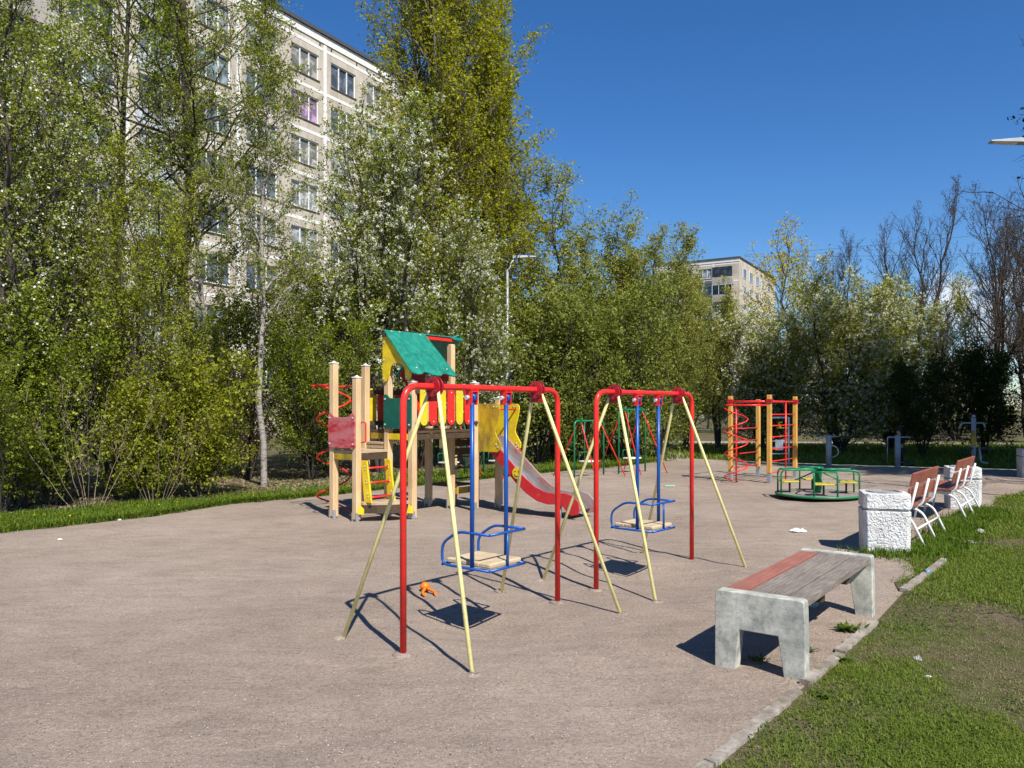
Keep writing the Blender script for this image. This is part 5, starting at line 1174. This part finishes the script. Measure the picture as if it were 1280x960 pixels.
# overhead cables
def cable(a, c, sag, r, label):
    a, c = Vector(a), Vector(c); b = MB(); n = 24
    b.tube([a.lerp(c, i / n) - Vector((0, 0, sag * 4 * (i / n) * (1 - i / n))) for i in range(n + 1)], r, 5); return tag(b.build('overhead_cable', 'dark_metal'), label, 'cable', 'thin overhead cables in the sky')
cable((-4.3, 60.8, 25.2), (24.0, 126.0, 24.9), 1.5, .02, 'thin cable slanting down from the large block towards the distant block')
cable((35.4, 119.5, 24.9), (95, 92, 27), .8, .02, 'upper cable running right from the roof of the distant block')
cable((35.5, 119.8, 24.8), (95, 95, 22.5), .8, .02, 'lower cable running right from the roof of the distant block')

# ================================================================== CHILD BY THE EXERCISE MACHINE
M['skin'] = paint('skin', (.48, .29, .21), .55, None, var=.05)
M['jacket'] = paint('dark_jacket', (.012, .013, .018), .8, None)
M['trousers'] = paint('dark_trousers', (.02, .02, .024), .85, None)
M['hair'] = paint('dark_hair', (.015, .011, .009), .6, None)
def skin_mesh(name, joints, edges, root, mat, parent, sub=1):
    me = bpy.data.meshes.new(name); me.from_pydata([j[0] for j in joints], edges, []); me.materials.append(M[mat]); o = link(me, name, parent)
    md = o.modifiers.new('skin', 'SKIN'); md.use_smooth_shade = True
    for i, j in enumerate(joints):
        r_ = j[1]; me.skin_vertices[0].data[i].radius = (r_, r_) if not hasattr(r_, '__len__') else r_
    me.skin_vertices[0].data[root].use_root = True
    sb = o.modifiers.new('sub', 'SUBSURF'); sb.levels = sb.render_levels = sub; return o
def chain(joints, edges, start, pts):
    prev = start
    for p, r_ in pts: joints.append((p, r_)); edges.append((prev, len(joints) - 1)); prev = len(joints) - 1
    return prev
x, y, _ = g(1126, 582)
kid = thing('person', 'child in dark hooded jacket and dark trousers leaning on an exercise machine in the shade', 'person', (x + .06, y + .16, 0), R(15))
J = [((0, 0, .52), (.085, .07))]; E = []
ch_ = chain(J, E, 0, [((-.02, 0, .66), (.08, .065)), ((-.05, -.02, .80), (.085, .065)), ((-.07, -.03, .86), (.04, .04)), ((-.09, -.05, .93), (.062, .07)), ((-.10, -.06, 1.01), (.055, .065))])
for s in (-1, 1):
    hnd = chain(J, E, 2, [((-.06, s * .11, .80), .038), ((-.14, s * .15, .68), .030), ((-.20, s * .12, .79), .022), ((-.225, s * .115, .81), (.020, .012))])
    for k in range(4): chain(J, E, hnd, [((-.245 - .002 * k, s * (.115 + (k - 1.5) * .013), .815), .0065), ((-.262, s * (.115 + (k - 1.5) * .014), .80 - .004 * abs(k - 1)), .0055)])
    chain(J, E, hnd, [((-.225, s * .09, .805), .007), ((-.24, s * .08, .795), .006)])
    chain(J, E, 0, [((0, s * .06, .46), .055), ((-.03, s * .07, .26), .042), ((.0, s * .08, .07), .03), ((-.05, s * .09, .03), .028), ((-.11, s * .10, .025), .02)])
skin_mesh('body', J, E, 0, 'skin', kid, 1)
J = [((0, 0, .50), (.105, .09))]; E = []
chain(J, E, 0, [((-.02, 0, .66), (.098, .083)), ((-.05, -.02, .80), (.10, .082)), ((-.068, -.03, .855), (.06, .055))])
for s in (-1, 1): chain(J, E, 2, [((-.06, s * .115, .80), .050), ((-.14, s * .152, .68), .040), ((-.19, s * .125, .77), .031)])
skin_mesh('jacket', J, E, 0, 'jacket', kid, 1)
J = [((0, 0, .52), (.09, .078))]; E = []
for s in (-1, 1): chain(J, E, 0, [((0, s * .06, .46), .066), ((-.03, s * .07, .26), .053), ((.0, s * .08, .08), .042)])
skin_mesh('trousers', J, E, 0, 'trousers', kid, 1)
b = MB(); b.lathe([(.02, -.075), (.066, -.05), (.082, .0), (.078, .045), (.055, .08), (.01, .095)], (-.075, -.045, .985), 14); b.build('hair', 'hair', kid)
for s in (-1, 1):
    b = MB(); b.tube([(.02, s * .08, .035), (-.05, s * .09, .04), (-.12, s * .10, .03)], [.034, .036, .026], 10); b.build('shoe', 'jacket', kid)
b = MB()
for s in (-1, 1): b.tube([(-.149, -.05 + s * .026, .955), (-.156, -.05 + s * .026, .955)], .008, 8)
b.build('eyes', 'dark_metal', kid)

# ================================================================== LIGHT, SKY, CAMERA
SUN = Vector((.437, -.899, 0)).normalized() * math.cos(R(48.4)) + Vector((0, 0, math.sin(R(48.4))))
sun = bpy.data.lights.new('sun', 'SUN'); sun.energy = 5.0; sun.angle = R(.53); sun.color = (1, .955, .89)
so = bpy.data.objects.new('sun', sun); COL.objects.link(so); so.rotation_euler = SUN.to_track_quat('Z', 'Y').to_euler(); so.location = (10, -20, 25)
W = bpy.data.worlds.new('World'); SC.world = W; W.use_nodes = True; nt = W.node_tree; nt.nodes.clear(); N = nt.nodes.new; L = nt.links.new
out = N('ShaderNodeOutputWorld'); bg = N('ShaderNodeBackground'); L(bg.outputs[0], out.inputs[0]); bg.inputs[1].default_value = .094
sky = N('ShaderNodeTexSky'); sky.sky_type = 'NISHITA'; sky.sun_disc = False; sky.sun_elevation = R(48.4); sky.sun_rotation = math.atan2(SUN.x, SUN.y)
sky.altitude = 50; sky.air_density = 1.0; sky.dust_density = 0.0; sky.ozone_density = 6.0
hs = N('ShaderNodeHueSaturation'); hs.inputs['Saturation'].default_value = 1.22; hs.inputs['Hue'].default_value = .506; L(sky.outputs[0], hs.inputs['Color'])
# a small bank of white cloud low behind the bare trees (a direction in the world, not a place in the picture)
tc = N('ShaderNodeTexCoord'); vm = N('ShaderNodeVectorMath'); vm.operation = 'DISTANCE'; L(tc.outputs['Generated'], vm.inputs[0]); vm.inputs[1].default_value = Vector((.60, 1, .12)).normalized()
n1 = noise(nt, mapping(nt, tc.outputs['Generated'], (1, 1, 2.2)), 9, 7, .6, .3)
ma = N('ShaderNodeMapRange'); ma.inputs[1].default_value = .03; ma.inputs[2].default_value = .15; ma.inputs[3].default_value = .17; ma.inputs[4].default_value = -.3; L(vm.outputs['Value'], ma.inputs[0])
ad = N('ShaderNodeMath'); ad.operation = 'ADD'; L(n1.outputs['Fac'], ad.inputs[0]); L(ma.outputs[0], ad.inputs[1])
rc = ramp(nt, [(.60, 0.0), (.78, 1.0)]); L(ad.outputs[0], rc.inputs[0])
mx = mixc(nt, rc.outputs[0], hs.outputs[0], (7.5, 7.8, 8.2)); L(mx, bg.inputs[0])
cam = bpy.data.cameras.new('camera'); co = bpy.data.objects.new('camera', cam); COL.objects.link(co); SC.camera = co
co.location = (0, 0, EYE); co.rotation_euler = (R(90), 0, 0); cam.sensor_width = 36; cam.lens = F / 1280 * 36; cam.shift_y = (HOR - 480) / 1280; cam.clip_end = 2000; cam.clip_start = .05
SC.view_settings.view_transform = 'Standard'; SC.view_settings.look = 'None'; SC.view_settings.exposure = .5; SC.view_settings.gamma = 1
SC.render.engine = 'CYCLES'; cy = SC.cycles; cy.max_bounces = 6; cy.diffuse_bounces = 2; cy.glossy_bounces = 2; cy.transmission_bounces = 3; cy.transparent_max_bounces = 4; cy.use_denoising = True
cy.caustics_reflective = False; cy.caustics_refractive = False; cy.use_adaptive_sampling = True; cy.adaptive_threshold = .015
